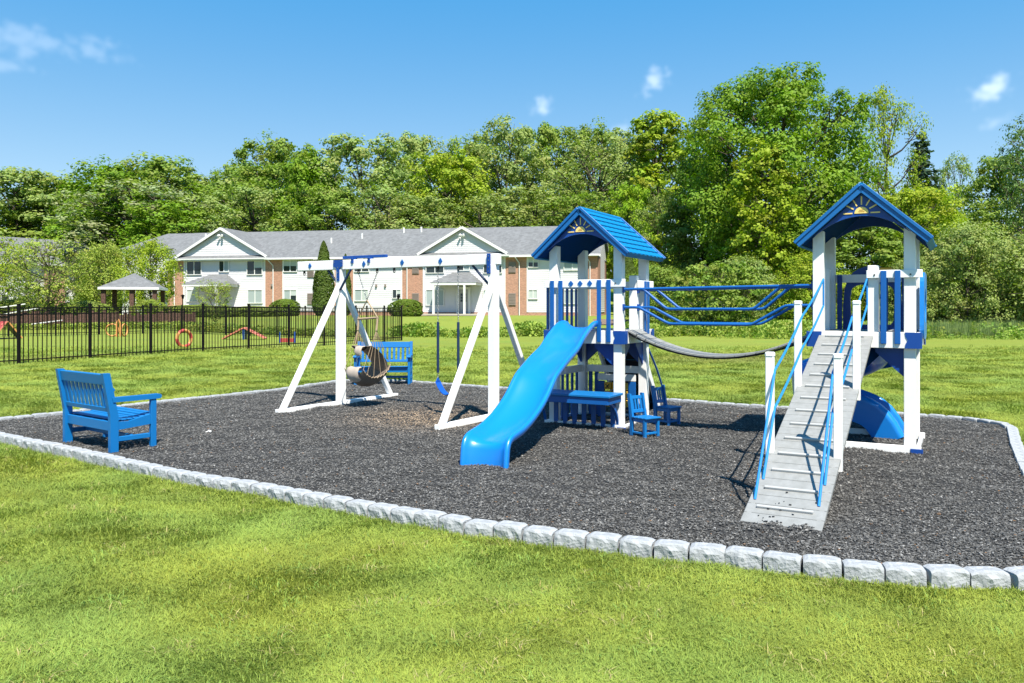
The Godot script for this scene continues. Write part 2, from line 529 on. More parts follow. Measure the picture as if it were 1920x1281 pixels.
func make_bed() -> void:
	var n := noise(0.6, 3, 81)
	var mb := Mb.new()
	var st := 0.1
	for i in range(-86, 76):
		for j in range(53, 200):
			var x := i * st
			var z := -j * st
			if Geometry2D.is_point_in_polygon(Vector2(x + 0.05, z - 0.05), bed):
				var p := []
				for q in [[0, 0], [1, 0], [1, -1], [0, -1]]:
					var xx: float = x + q[0] * st
					var zz: float = z + q[1] * st
					p.append(Vector3(xx, bed_y(xx, zz, n) - 0.006, zz))
				var wn := worn(x, z)
				mb.col = Color(1, 1, 1).lerp(Color(2.2, 1.75, 1.35), wn)
				mb.quad(p[0], p[1], p[2], p[3])
	var o := top("mulch_bed", mb.mesh(M.mulch, true))
	o.set_meta("kind", "structure")
	# loose shreds of rubber lying on it
	var r := RandomNumberGenerator.new()
	r.seed = 5
	var shapes := []
	for k in 3:
		var cb := Mb.new()
		var l := 0.5
		var w := 0.2 + 0.05 * k
		var h := 0.09
		var top_p := []
		var low_p := []
		for q in [[-1, -0.7], [-0.2, -1], [0.9, -0.5], [1, 0.5], [0.1, 1], [-0.8, 0.8]]:
			var a := Vector3(q[0] * l * r.randf_range(0.8, 1.1), h * r.randf_range(0.5, 1.2), q[1] * w * r.randf_range(0.8, 1.1))
			top_p.append(a)
			low_p.append(Vector3(a.x * 1.1, -h, a.z * 1.15))
		for q in range(1, 5):
			cb.out_tri(top_p[0], top_p[q], top_p[q + 1], Vector3(0, -h, 0))
		for q in 6:
			cb.out_quad(top_p[q], top_p[(q + 1) % 6], low_p[(q + 1) % 6], low_p[q], Vector3(0, 0, 0))
		shapes.append(cb.mesh(M.chip))
	var where := [[], [], []]
	var tints := [PackedColorArray(), PackedColorArray(), PackedColorArray()]
	var tries := 460000
	for i in tries:
		var d := 5.3 + 14.6 * pow(r.randf(), 1.9)
		var x := r.randf_range(-8.6, 7.5)
		if absf(x) > d * 0.66 + 2.5 or not Geometry2D.is_point_in_polygon(Vector2(x, -d), bed):
			continue
		var s := r.randf_range(0.009, 0.024) * (1.0 + 0.03 * (d - 5.0))
		var k := r.randi() % 3
		var b := Basis(Vector3.UP, r.randf() * TAU) * Basis(Vector3(r.randf_range(-1, 1), 0, r.randf_range(-1, 1)).normalized(), r.randf_range(-0.55, 0.55))
		where[k].append(Transform3D(b.scaled(Vector3(s, s, s)), Vector3(x, bed_y(x, -d, n) + r.randf_range(-0.002, 0.008), -d)))
		var t := 0.04 + 0.10 * pow(r.randf(), 1.4)
		if r.randf() < 0.08:
			t = r.randf_range(0.14, 0.27)
		var q := Color(t * 1.08, t * 1.07, t * 1.05)
		q = q.lerp(Color(t * 2.7, t * 2.05, t * 1.45), minf(1.0, worn(x, -d) * r.randf_range(0.5, 1.4)))
		if r.randf() < 0.006:
			q = Color(0.20, 0.11, 0.05)
		tints[k].append(q)
	for k in 3:
		scatter("rubber_shreds", shapes[k], where[k], tints[k], o)

func stone_shape(sd: int) -> ArrayMesh:
	# a split-faced kerb block: x along the kerb, z outwards (rough face), top worn round
	var n := noise(9.0, 4, sd)
	var l := 0.25
	var dp := 0.15
	var yt := 0.0
	var hh := 0.21
	var mb := Mb.new()
	var nx := 9
	var prof := []   # outline from the inner foot over the top to the outer foot
	for q in [[-0.5, -1.0], [-0.5, -0.08], [-0.46, -0.01], [-0.15, 0.0], [0.22, 0.0], [0.40, -0.02], [0.475, -0.08], [0.5, -0.2], [0.5, -0.45], [0.5, -0.8], [0.5, -1.0]]:
		prof.append(q)
	var rows := []
	for i in nx:
		var f := float(i) / (nx - 1)
		var x := (f - 0.5) * l
		var endf := pow(absf(f - 0.5) * 2.0, 12.0)
		var row := PackedVector3Array()
		for q in prof:
			var k: float = q[0]
			var p := Vector3(x, yt + q[1] * hh - 0.012 * endf, k * dp * (1.0 - 0.07 * endf))
			var rough := 0.012 * smoothstep(0.2, 0.5, k)
			p.z += rough * n.get_noise_3d(p.x + sd, p.y * 1.5, 3.0) * 1.6 - rough * 0.4
			p.y += 0.004 * n.get_noise_3d(p.x * 0.8 + sd, 7.0, p.z * 0.8)
			row.append(p)
		rows.append(row)
	for i in nx - 1:
		for j in prof.size() - 1:
			mb.quad(rows[i][j], rows[i][j + 1], rows[i + 1][j + 1], rows[i + 1][j])
	for i in [0, nx - 1]:
		var ce := Vector3(rows[i][0].x, -0.1, 0)
		for j in prof.size() - 1:
			if i == 0:
				mb.tri(ce, rows[i][j + 1], rows[i][j])
			else:
				mb.tri(ce, rows[i][j], rows[i][j + 1])
	return mb.mesh(M.stone)

func make_kerb() -> void:
	var kerb := thing("stone_kerb", "low kerb of pale grey split stone blocks around the dark mulch bed", "kerb")
	var shapes := []
	for k in 7:
		shapes.append(stone_shape(200 + k))
	var r := RandomNumberGenerator.new()
	r.seed = 12
	var line: PackedVector2Array = Geometry2D.offset_polygon(bed, 0.075, Geometry2D.JOIN_ROUND)[0]
	if Geometry2D.is_polygon_clockwise(line):
		line.reverse()
	var k := line.size()
	var at := 0.0
	var acc := 0.0
	var step := 0.2625
	for i in k:
		var a := line[i]
		var b := line[(i + 1) % k]
		var len := a.distance_to(b)
		while at <= acc + len:
			var p := a.lerp(b, (at - acc) / len)
			var d := (b - a) / len
			# outward: to the right of the running direction for this winding
			var o := Vector2(d.y, -d.x)
			if Geometry2D.is_point_in_polygon(p + o * 0.2, bed):
				o = -o
			var z3 := Vector3(o.x, 0, o.y)
			var x3 := Vector3.UP.cross(z3)
			var s := put("stone", shapes[r.randi() % 7], kerb)
			s.transform = Transform3D(Basis(x3, Vector3.UP, z3) * Basis(Vector3.UP, r.randf_range(-0.02, 0.02)) * Basis(Vector3.RIGHT, r.randf_range(-0.03, 0.03)), Vector3(p.x, 0.040 + r.randf_range(-0.006, 0.006), p.y))
			s.scale = Vector3(r.randf_range(0.98, 1.01), r.randf_range(0.97, 1.05), r.randf_range(0.97, 1.04))
			at += step
		acc += len

func make_grass() -> void:
	var r := RandomNumberGenerator.new()
	r.seed = 21
	var tone := noise(0.35, 3, 71)
	var tone2 := noise(0.09, 2, 72)
	var shapes := []
	for k in 4:
		var mb := Mb.new()
		for i in 16:
			var a := r.randf() * TAU
			var p := Vector3(cos(a), 0, sin(a)) * 0.05 * sqrt(r.randf())
			var dir := Vector3(r.randf_range(-1, 1), 0, r.randf_range(-1, 1)).normalized()
			var sd := dir.cross(Vector3.UP)
			var hh := r.randf_range(0.03, 0.065)
			var w := r.randf_range(0.0012, 0.0024)
			var lean := r.randf_range(0.6, 1.7)
			var t := r.randf_range(0.75, 1.3)
			mb.col = Color(t * r.randf_range(0.85, 1.2), t, t * r.randf_range(0.7, 1.2))
			if r.randf() < 0.06:
				mb.col = Color(1.9, 1.25, 2.0)
			var p1 := p + Vector3(0, hh * 0.6, 0) + dir * hh * 0.22 * lean
			var p2 := p + Vector3(0, hh * (1.0 - 0.22 * lean), 0) + dir * hh * 0.75 * lean
			mb.tri(p - sd * w, p + sd * w, p1 + sd * w * 0.8)
			mb.tri(p - sd * w, p1 + sd * w * 0.8, p1 - sd * w * 0.8)
			mb.tri(p1 - sd * w * 0.8, p1 + sd * w * 0.8, p2)
		shapes.append(mb.mesh(M.blade, true))
	var where := [[], [], [], []]
	var tints := [PackedColorArray(), PackedColorArray(), PackedColorArray(), PackedColorArray()]
	var outside: PackedVector2Array = Geometry2D.offset_polygon(bed, 0.13)[0]
	for i in 540000:
		var d := 3.5 + 34.0 * pow(r.randf(), 3.0)
		if d > 20.0 and r.randf() < (d - 20.0) / 17.0:
			continue
		var x := r.randf_range(-1, 1) * (d * 0.68 + 2.8)
		if r.randf() > (d * 0.68 + 2.8) / (5.2 + d * 0.45):
			continue
		if Geometry2D.is_point_in_polygon(Vector2(x, -d), outside):
			continue
		var s := r.randf_range(0.75, 1.2) * (1.0 + 0.07 * maxf(0.0, d - 5.0))
		s *= 1.0 + 0.3 * tone.get_noise_2d(x * 3.0, d * 3.0)
		var k := r.randi() % 4
		where[k].append(Transform3D(lay(x, d, tone, r) * Basis(Vector3.UP, r.randf() * TAU).scaled(Vector3(s, s * (1.0 if d < 9.0 else 0.7), s)), Vector3(x, land(x, -d) - 0.004, -d)))
		var t := lawn_tone(x, -d, tone, tone2)
		var j := r.randf_range(0.85, 1.15)
		tints[k].append(Color(0.255 * t.r * j, 0.322 * t.g * j, 0.060 * t.b * j))
	# longer uncut grass against the stones
	var out2: PackedVector2Array = Geometry2D.offset_polygon(bed, 0.17)[0]
	for i in out2.size():
		var a := out2[i]
		var b := out2[(i + 1) % out2.size()]
		for q in int(a.distance_to(b) * 75.0):
			var p := a.lerp(b, r.randf())
			var dd := Vector2(b.y - a.y, a.x - b.x).normalized() * r.randf_range(0.0, 0.1)
			if Geometry2D.is_point_in_polygon(p + dd, outside):
				dd = -dd
			p += dd
			if -p.y > 12.5:
				continue
			var s := r.randf_range(0.6, 1.35)
			var k := r.randi() % 4
			where[k].append(Transform3D(Basis(Vector3.UP, r.randf() * TAU).scaled(Vector3(s * 0.8, s * r.randf_range(0.9, 1.8), s * 0.8)), Vector3(p.x, land(p.x, p.y) - 0.004, p.y)))
			var j := r.randf_range(0.7, 1.1)
			tints[k].append(Color(0.20 * j, 0.28 * j, 0.05 * j))
	# coarser tufts and broad-leaved weeds in the turf
	var weed := Mb.new()
	for i in 9:
		var a := i * 2.4 + r.randf() * 0.4
		var dir := Vector3(cos(a), 0, sin(a))
		var sd := dir.cross(Vector3.UP)
		var l := r.randf_range(0.035, 0.06)
		var t := r.randf_range(0.85, 1.2)
		weed.col = Color(t, t, t)
		var m0 := dir * l * 0.55 + Vector3(0, 0.022, 0)
		weed.quad(Vector3(0, 0.008, 0), m0 + sd * 0.011, dir * l + Vector3(0, 0.018, 0), m0 - sd * 0.011)
	var weeds := []
	var weed_tints := PackedColorArray()
	for i in 420:
		var d := 3.5 + 9.0 * pow(r.randf(), 1.5)
		var x := r.randf_range(-1, 1) * (d * 0.68 + 2.8)
		if Geometry2D.is_point_in_polygon(Vector2(x, -d), outside) or tone2.get_noise_2d(x * 6.0, d * 6.0) < -0.05:
			continue
		var s := r.randf_range(0.5, 0.95)
		weeds.append(Transform3D(Basis(Vector3.UP, r.randf() * TAU).scaled(Vector3(s, s, s)), Vector3(x, land(x, -d) + 0.018, -d)))
		var j := r.randf_range(0.8, 1.25)
		weed_tints.append(Color(0.24 * j, 0.37 * j, 0.07 * j))
	for i in 2600:
		var d := 3.5 + 9.0 * pow(r.randf(), 1.6)
		var x := r.randf_range(-1, 1) * (d * 0.68 + 2.8)
		if Geometry2D.is_point_in_polygon(Vector2(x, -d), out2):
			continue
		var s := r.randf_range(1.1, 1.7)
		var k := r.randi() % 4
		where[k].append(Transform3D(Basis(Vector3.UP, r.randf() * TAU).scaled(Vector3(s, s, s)), Vector3(x, land(x, -d) - 0.004, -d)))
		var j := r.randf_range(0.8, 1.15)
		tints[k].append(Color(0.21 * j, 0.33 * j, 0.07 * j) if r.randf() < 0.7 else Color(0.42 * j, 0.37 * j, 0.16 * j))
	var root := Node3D.new()
	root.name = "grass"
	add_child(root)
	root.set_meta("kind", "stuff")
	tag(root, "short green lawn grass growing around the kerb of the mulch bed", "grass")
	scatter("broad_weeds", weed.mesh(M.blade, true), weeds, weed_tints, root)
	for k in 4:
		scatter("grass_blades", shapes[k], where[k], tints[k], root)

func lay(x: float, d: float, tone: FastNoiseLite, r: RandomNumberGenerator) -> Basis:   # the way the turf is bent over here
	var a := 0.45 * tone.get_noise_2d(x * 2.0 + 50.0, d * 2.0) + r.randf_range(-0.15, 0.15)
	var b := 0.35 * tone.get_noise_2d(x * 2.0 - 80.0, d * 2.0) + r.randf_range(-0.15, 0.15)
	return Basis(Vector3.BACK, a) * Basis(Vector3.RIGHT, b)

func wall_laps(mb: Mb, x0: float, x1: float, y0: float, y1: float, z: float) -> void:   # lapped boards facing +z
	var k := maxi(1, roundi((y1 - y0) / 0.2))
	var h := (y1 - y0) / k
	for i in k:
		var a := y0 + i * h
		mb.quad(Vector3(x0, a, z + 0.028), Vector3(x1, a, z + 0.028), Vector3(x1, a + h, z), Vector3(x0, a + h, z))
		mb.quad(Vector3(x0, a, z), Vector3(x1, a, z), Vector3(x1, a, z + 0.028), Vector3(x0, a, z + 0.028))

func make_window(parent: Node3D, x0: float, x1: float, y0: float, y1: float, z: float, look: int, sashes := 2) -> void:
	var f := Mb.new()
	var t := 0.07
	f.box(Vector3((x0 + x1) / 2, y0 - t / 2, z + 0.05), Vector3(x1 - x0 + 2 * t, t, 0.12))
	f.box(Vector3((x0 + x1) / 2, y1 + t / 2, z + 0.05), Vector3(x1 - x0 + 2 * t, t, 0.12))
	f.box(Vector3(x0 - t / 2, (y0 + y1) / 2, z + 0.05), Vector3(t, y1 - y0, 0.12))
	f.box(Vector3(x1 + t / 2, (y0 + y1) / 2, z + 0.05), Vector3(t, y1 - y0, 0.12))
	if sashes == 2:
		f.box(Vector3((x0 + x1) / 2, (y0 + y1) / 2, z + 0.06), Vector3(0.08, y1 - y0, 0.06))
	var w := put("window", f.mesh(M.trim), parent)
	for k in sashes:
		var a := lerpf(x0, x1, float(k) / sashes)
		var b := lerpf(x0, x1, float(k + 1) / sashes)
		var g := Mb.new()
		g.box(Vector3((a + b) / 2, (y0 + y1) / 2, z + 0.04), Vector3(b - a, y1 - y0, 0.02), Basis(), 0.0)
		var kind := (look >> (2 * k)) & 3
		var up := 0.0
		put("pane", g.mesh([M.window_glass, M.window_blind, M.window_pale, M.window_glass][kind]), w)
		if kind == 3:   # a half-drawn blind behind the upper part of the pane
			up = 0.5
			var bl := Mb.new()
			bl.box(Vector3((a + b) / 2, y1 - (y1 - y0) * up / 2, z + 0.052), Vector3(b - a - 0.01, (y1 - y0) * up, 0.006), Basis(), 0.0)
			put("blind", bl.mesh(M.window_pale), w)

func gable_roof(parent: Node3D, x0: float, x1: float, eave: float, ridge: float, zf: float, zb: float) -> void:   # ridge along x; zf and zb: front and back eaves
	var zc := (zf + zb) / 2
	var mb := Mb.new()
	var t := Vector3(0, -0.22, 0)
	var a := Vector3(x0, eave, zf)
	var b := Vector3(x1, eave, zf)
	var p := Vector3(x0, ridge, zc)
	var q := Vector3(x1, ridge, zc)
	var e := Vector3(x0, eave, zb)
	var g := Vector3(x1, eave, zb)
	mb.quad(a, b, q, p)
	mb.quad(g, e, p, q)
	mb.quad(b + t, a + t, p + t, q + t)
	mb.quad(e + t, g + t, q + t, p + t)
	var roof := put("roof", mb.mesh(M.shingle), parent)
	var tr := Mb.new()
	tr.quad(a + t, b + t, b, a)
	tr.quad(g + t, e + t, e, g)
	for s in [[a, p, 1], [p, e, 1], [q, b, 1], [g, q, 1]]:
		tr.quad(s[0] + t, s[0], s[1], s[1] + t)
	put("fascia", tr.mesh(M.trim), roof)

func pediment(b: Node3D, xc: float, half: float, base: float, peak: float, zc: float) -> void:   # a front gable on the roof with its own roof, siding, skirt and flood lamp
	var zf := 0.45
	var mb := Mb.new()
	var k := 12
	for i in k:
		var y0 := lerpf(base + 0.1, peak - 0.2, float(i) / k)
		var y1 := lerpf(base + 0.1, peak - 0.2, float(i + 1) / k)
		var h0 := (half - 0.3) * (1.0 - float(i) / k)
		var h1 := (half - 0.3) * (1.0 - float(i + 1) / k)
		mb.quad(Vector3(xc - h0, y0, 0.1), Vector3(xc + h0, y0, 0.1), Vector3(xc + h1, y1, 0.072), Vector3(xc - h1, y1, 0.072))
		mb.quad(Vector3(xc - h0, y0, 0.07), Vector3(xc + h0, y0, 0.07), Vector3(xc + h0, y0, 0.1), Vector3(xc - h0, y0, 0.1))
	var g := put("gable_wall", mb.mesh(M.siding), b)
	var r := Mb.new()
	var t := Vector3(0, -0.24, 0)
	for s in [-1.0, 1.0]:
		var e0 := Vector3(xc + s * half, base, zf)
		var e1 := Vector3(xc + s * half, base, -0.6)
		var p0 := Vector3(xc, peak, zf)
		var p1 := Vector3(xc, peak, zc)
		if s > 0:
			r.quad(e0, e1, p1, p0)
			r.quad(e1 + t, e0 + t, p0 + t, p1 + t)
		else:
			r.quad(e1, e0, p0, p1)
			r.quad(e0 + t, e1 + t, p1 + t, p0 + t)
	put("gable_roof", r.mesh(M.shingle), g)
	var tr := Mb.new()
	for s in [-1.0, 1.0]:
		tr.bar(Vector3(xc + s * (half + 0.02), base - 0.1, zf + 0.03), Vector3(xc + s * 0.0, peak - 0.12, zf + 0.03 + s * 0.004), 0.06, 0.26)
	put("rake_board", tr.mesh(M.trim), g)
	var sk := Mb.new()
	sk.quad(Vector3(xc - half - 0.2, base - 0.28, 0.62), Vector3(xc + half + 0.2, base - 0.28, 0.62), Vector3(xc + half + 0.2, base + 0.12, 0.08), Vector3(xc - half - 0.2, base + 0.12, 0.08))
	sk.quad(Vector3(xc + half + 0.2, base - 0.34, 0.0), Vector3(xc + half + 0.2, base - 0.34, 0.62), Vector3(xc - half - 0.2, base - 0.34, 0.62), Vector3(xc - half - 0.2, base - 0.34, 0.0))
	put("skirt_roof", sk.mesh(M.shingle), g)
	var gu := Mb.new()
	gu.box(Vector3(xc, base - 0.3, 0.66), Vector3(2 * half + 0.5, 0.12, 0.1))
	put("gutter", gu.mesh(M.trim), g)
	var l := Mb.new()
	l.box(Vector3(xc, peak - 0.98, 0.2), Vector3(0.2, 0.14, 0.24))
	for s in [-1.0, 1.0]:
		l.tube(PackedVector3Array([Vector3(xc + s * 0.14, peak - 0.88, 0.32), Vector3(xc + s * 0.26, peak - 0.98, 0.62)]), 0.12, 8)
	put("flood_lamp", l.mesh(M.trim), b)

func porch(b: Node3D, x0: float, x1: float, with_door: bool) -> void:
	var y := 4.28
	var top_y := 5.42
	var zf := 2.6
	var r := Mb.new()
	var a := Vector3(x0, y, zf)
	var q := Vector3(x1, y, zf)
	var w := (x1 - x0)
	var p0 := Vector3(x0 + w * 0.36, top_y, 0.05)
	var p1 := Vector3(x1 - w * 0.28, top_y, 0.05)
	var e := Vector3(x0, y, 0.05)
	var g := Vector3(x1, y, 0.05)
	r.quad(a, q, p1, p0)
	r.tri(e, a, p0)
	r.tri(q, g, p1)
	r.quad(g, q, a, e)
	var ro := put("porch_roof", r.mesh(M.shingle), b)
	var t := Mb.new()
	t.box(Vector3((x0 + x1) / 2, y - 0.12, zf - 0.1), Vector3(w - 0.3, 0.24, 0.14))
	for x in [x0 + 0.22, x1 - 0.22]:
		t.box(Vector3(x, y - 0.12, zf / 2), Vector3(0.14, 0.24, zf - 0.35))
	put("porch_beam", t.mesh(M.trim), ro)
	for x in [x0 + 0.4, x1 - 1.35]:
		var c := Mb.new()
		c.box(Vector3(x, (1.0 + y - 0.24) / 2, zf - 0.1), Vector3(0.2, y - 1.24, 0.2))
		put("porch_column", c.mesh(M.trim), b)
	var s := Mb.new()
	s.box(Vector3((x0 + x1) / 2 - 0.6, 1.06, 1.7), Vector3(w + 1.6, 0.16, 3.2))
	put("porch_slab", s.mesh(M.concrete), b)
	if with_door:
		var fr := Mb.new()
		var dx := x0 + 2.9
		for q2 in [-0.62, 0.62]:
			fr.box(Vector3(dx + q2, 2.4, 0.1), Vector3(0.24, 2.5, 0.16))
		fr.box(Vector3(dx, 3.78, 0.1), Vector3(1.48, 0.26, 0.16))
		put("door_frame", fr.mesh(M.trim), b)
		var d := Mb.new()
		d.box(Vector3(dx, 2.4, 0.08), Vector3(1.0, 2.46, 0.06))
		var dn := put("door", d.mesh(M.door), b)
		var tex := Mb.new()
		for i in 3:
			for j in 3:
				tex.box(Vector3(dx - 0.22 + i * 0.22, 2.5 + j * 0.3, 0.12), Vector3(0.18, 0.26, 0.02), Basis(), 0.0)
				var pn := put("pane", tex.mesh(M.window_glass), dn)
				pn.name = "pane"
				tex = Mb.new()
		var kn := Mb.new()
		kn.box(Vector3(dx + 0.42, 2.1, 0.14), Vector3(0.06, 0.06, 0.08))
		put("handle", kn.mesh(M.steel), dn)

func make_building() -> void:
	# local axes: x along the front with 0 at the right-hand corner (so x runs negative), z out of the front, y from the playground's level
	var th := deg_to_rad(-11.0)
	var b := thing("apartment_building", "long two storey white sided apartment building with brick strips and two front gables", "building", gp(8.563, 80.757), th)
	var brick := [[-1.0, 0.0], [-9.4, -7.2], [-20.45, -18.2], [-28.0, -25.9], [-36.0, -34.0], [-47.8, -45.8]]
	var side := [[-7.2, -1.0], [-18.2, -9.4], [-25.9, -20.45], [-34.0, -28.0], [-45.8, -36.0]]
	for q in brick:
		var mb := Mb.new()
		mb.box(Vector3((q[0] + q[1]) / 2, 3.6, -0.25), Vector3(q[1] - q[0], 6.8, 0.5), Basis(), 0.0)
		put("brick_wall", mb.mesh(M.brick), b)
	for q in side:
		var mb := Mb.new()
		wall_laps(mb, q[0], q[1], 1.3, 7.0, -0.03)
		var s := put("siding", mb.mesh(M.siding), b)
		for x in [q[0] + 0.06, q[1] - 0.06]:
			var c := Mb.new()
			c.box(Vector3(x, 4.15, -0.02), Vector3(0.12, 5.7, 0.1))
			put("corner_board", c.mesh(M.trim), s)
		var f := Mb.new()
		f.box(Vector3((q[0] + q[1]) / 2, 0.75, -0.27), Vector3(q[1] - q[0], 1.1, 0.5), Basis(), 0.0)
		put("brick_base", f.mesh(M.brick), b)
	var body := Mb.new()
	body.box(Vector3(-23.9, 3.8, -6.3), Vector3(47.78, 6.4, 11.4), Basis(), 0.0)
	put("wall", body.mesh(M.brick), b)
	# right-hand end wall: brick ends, a siding strip and a sided gable
	var ew := Mb.new()
	wall_laps(ew, 3.0, 8.6, 1.3, 7.0, 0.02)
	var end := put("siding", ew.mesh(M.siding), b)
	end.rotation.y = PI / 2
	var gw := Mb.new()
	for i in 16:
		var y0 := lerpf(7.0, 10.5, i / 16.0)
		var y1 := lerpf(7.0, 10.5, (i + 1) / 16.0)
		var h0 := 6.0 * (1.0 - i / 16.0)
		var h1 := 6.0 * (1.0 - (i + 1) / 16.0)
		gw.quad(Vector3(6 - h0, y0, 0.05), Vector3(6 + h0, y0, 0.05), Vector3(6 + h1, y1, 0.02), Vector3(6 - h1, y1, 0.02))
		gw.quad(Vector3(6 - h0, y0, 0.02), Vector3(6 + h0, y0, 0.02), Vector3(6 + h0, y0, 0.05), Vector3(6 - h0, y0, 0.05))
	var ge := put("gable_wall", gw.mesh(M.siding), b)
	ge.rotation.y = PI / 2
	gable_roof(b, -48.3, 0.35, 7.12, 10.62, 0.6, -12.6)
	# the hipped link towards the wing
	var lk := Mb.new()
	var zl := -2.0
	lk.quad(Vector3(-55.5, 8.5, zl), Vector3(-48.3, 8.5, zl), Vector3(-48.3, 10.6, -6.0), Vector3(-51.8, 10.6, -6.0))
	lk.tri(Vector3(-55.5, 8.5, -10.0), Vector3(-55.5, 8.5, zl), Vector3(-51.8, 10.6, -6.0))
	lk.quad(Vector3(-48.3, 8.5, -10.0), Vector3(-55.5, 8.5, -10.0), Vector3(-51.8, 10.6, -6.0), Vector3(-48.3, 10.6, -6.0))
	put("link_roof", lk.mesh(M.shingle), b)
	var lw := Mb.new()
	lw.box(Vector3(-51.6, 4.6, -6.0), Vector3(7.2, 7.8, 7.4), Basis(), 0.0)
	put("link_wall", lw.mesh(M.siding), b)
	for i in 2:
		var soffit := Mb.new()
		soffit.box(Vector3(-23.9, 6.96, [0.28, -12.28][i]), Vector3(48.3, 0.06, 0.56), Basis(), 0.0)
		put("soffit", soffit.mesh(M.trim), b)
	pediment(b, -41.1, 5.45, 7.38, 10.55, -5.9)
	pediment(b, -13.9, 4.75, 7.38, 10.15, -5.2)
	porch(b, -44.5, -39.0, false)
	porch(b, -16.7, -11.74, true)
	# windows: x0, x1, y0, y1, look of the two panes
	for w in [[-45.35, -43.66, 5.45, 6.85, 0], [-41.44, -40.36, 5.72, 6.85, 4], [-38.1, -36.38, 5.4, 6.82, 12], [-45.35, -44.11, 2.49, 3.7, 10], [-38.01, -36.38, 2.29, 3.66, 5], [-33.81, -32.35, 5.68, 6.84, 15], [-33.75, -32.37, 2.5, 3.64, 13], [-25.73, -24.16, 5.6, 6.8, 15], [-25.66, -24.24, 2.51, 3.65, 9], [-21.46, -20.62, 2.79, 3.63, 12], [-17.8, -15.96, 5.4, 6.8, 0], [-17.8, -15.96, 2.05, 3.59, 5], [-14.37, -13.21, 5.64, 6.8, 4], [-11.65, -9.81, 5.35, 6.85, 12], [-11.65, -9.81, 2.1, 3.53, 9], [-6.99, -6.04, 5.91, 6.82, 15], [-6.96, -6.13, 2.69, 3.54, 10], [-3.34, -1.74, 5.57, 6.83, 9], [-3.34, -1.74, 2.2, 3.5, 9]]:
		make_window(b, w[0], w[1], w[2], w[3], 0.0, w[4])
	for v in [[-31.1, -30.38, 5.0, 5.85], [-31.1, -30.38, 2.09, 3.31], [-19.34, -18.62, 5.3, 6.4], [-19.34, -18.62, 2.3, 3.27], [-9.06, -8.33, 5.33, 6.42], [-9.06, -8.33, 1.99, 3.24]]:
		var mb := Mb.new()
		mb.box(Vector3((v[0] + v[1]) / 2, (v[2] + v[3]) / 2, 0.03), Vector3(v[1] - v[0], v[3] - v[2], 0.1))
		var g := put("vent_grille", mb.mesh(M.vent), b)
		var sl := Mb.new()
		for i in 8:
			sl.box(Vector3((v[0] + v[1]) / 2, lerpf(v[2] + 0.08, v[3] - 0.08, i / 7.0), 0.09), Vector3(v[1] - v[0] - 0.1, 0.05, 0.03), Basis(), 0.0)
		put("louvre", sl.mesh(M.vent), g).set_meta("kind", "stuff")
	for x in [-46.9, -35.05, -19.9, -7.95, -0.75]:
		var mb := Mb.new()
		mb.tube(PackedVector3Array([Vector3(x - 0.4, 6.95, 0.62), Vector3(x - 0.3, 6.8, 0.5), Vector3(x, 6.3, 0.1), Vector3(x, 0.9, 0.1), Vector3(x, 0.7, 0.3)]), 0.055, 6)
		put("downspout", mb.mesh(M.trim), b)
	for q in [[-45.9, 1.5], [-29.6, 3.2], [-22.0, 0.9], [-20.0, 0.8], [-26.4, 2.2]]:
		var mb := Mb.new()
		var y: float = 10.62 - 3.5 * (1.0 - (6.6 - (q[1])) / 6.6) - 0.0
		var z: float = -6.0 + q[1]
		mb.tube(PackedVector3Array([Vector3(q[0], y - 0.2, z), Vector3(q[0], y + 0.55, z)]), 0.11, 8)
		put("vent_pipe", mb.mesh(M.trim), b)
	for q in [[-29.0, 4.1], [-28.1, 4.1], [-23.3, 4.1], [-22.3, 4.1], [-35.2, 4.2]]:
		var mb := Mb.new()
		mb.box(Vector3(q[0], q[1], 0.08), Vector3(0.18, 0.26, 0.16))
		put("dryer_vent", mb.mesh(M.vent), b)
	for x in [-46.6, -33.0, -22.0, -14.0, -3.0]:
		var mb := Mb.new()
		mb.box(Vector3(x, 7.0, 0.64), Vector3([1.7, 5.6, 5.0, 0.0, 6.4][[-46.6, -33.0, -22.0, -14.0, -3.0].find(x)] + 0.01, 0.12, 0.1))
		if x != -14.0:
			put("gutter", mb.mesh(M.trim), b)

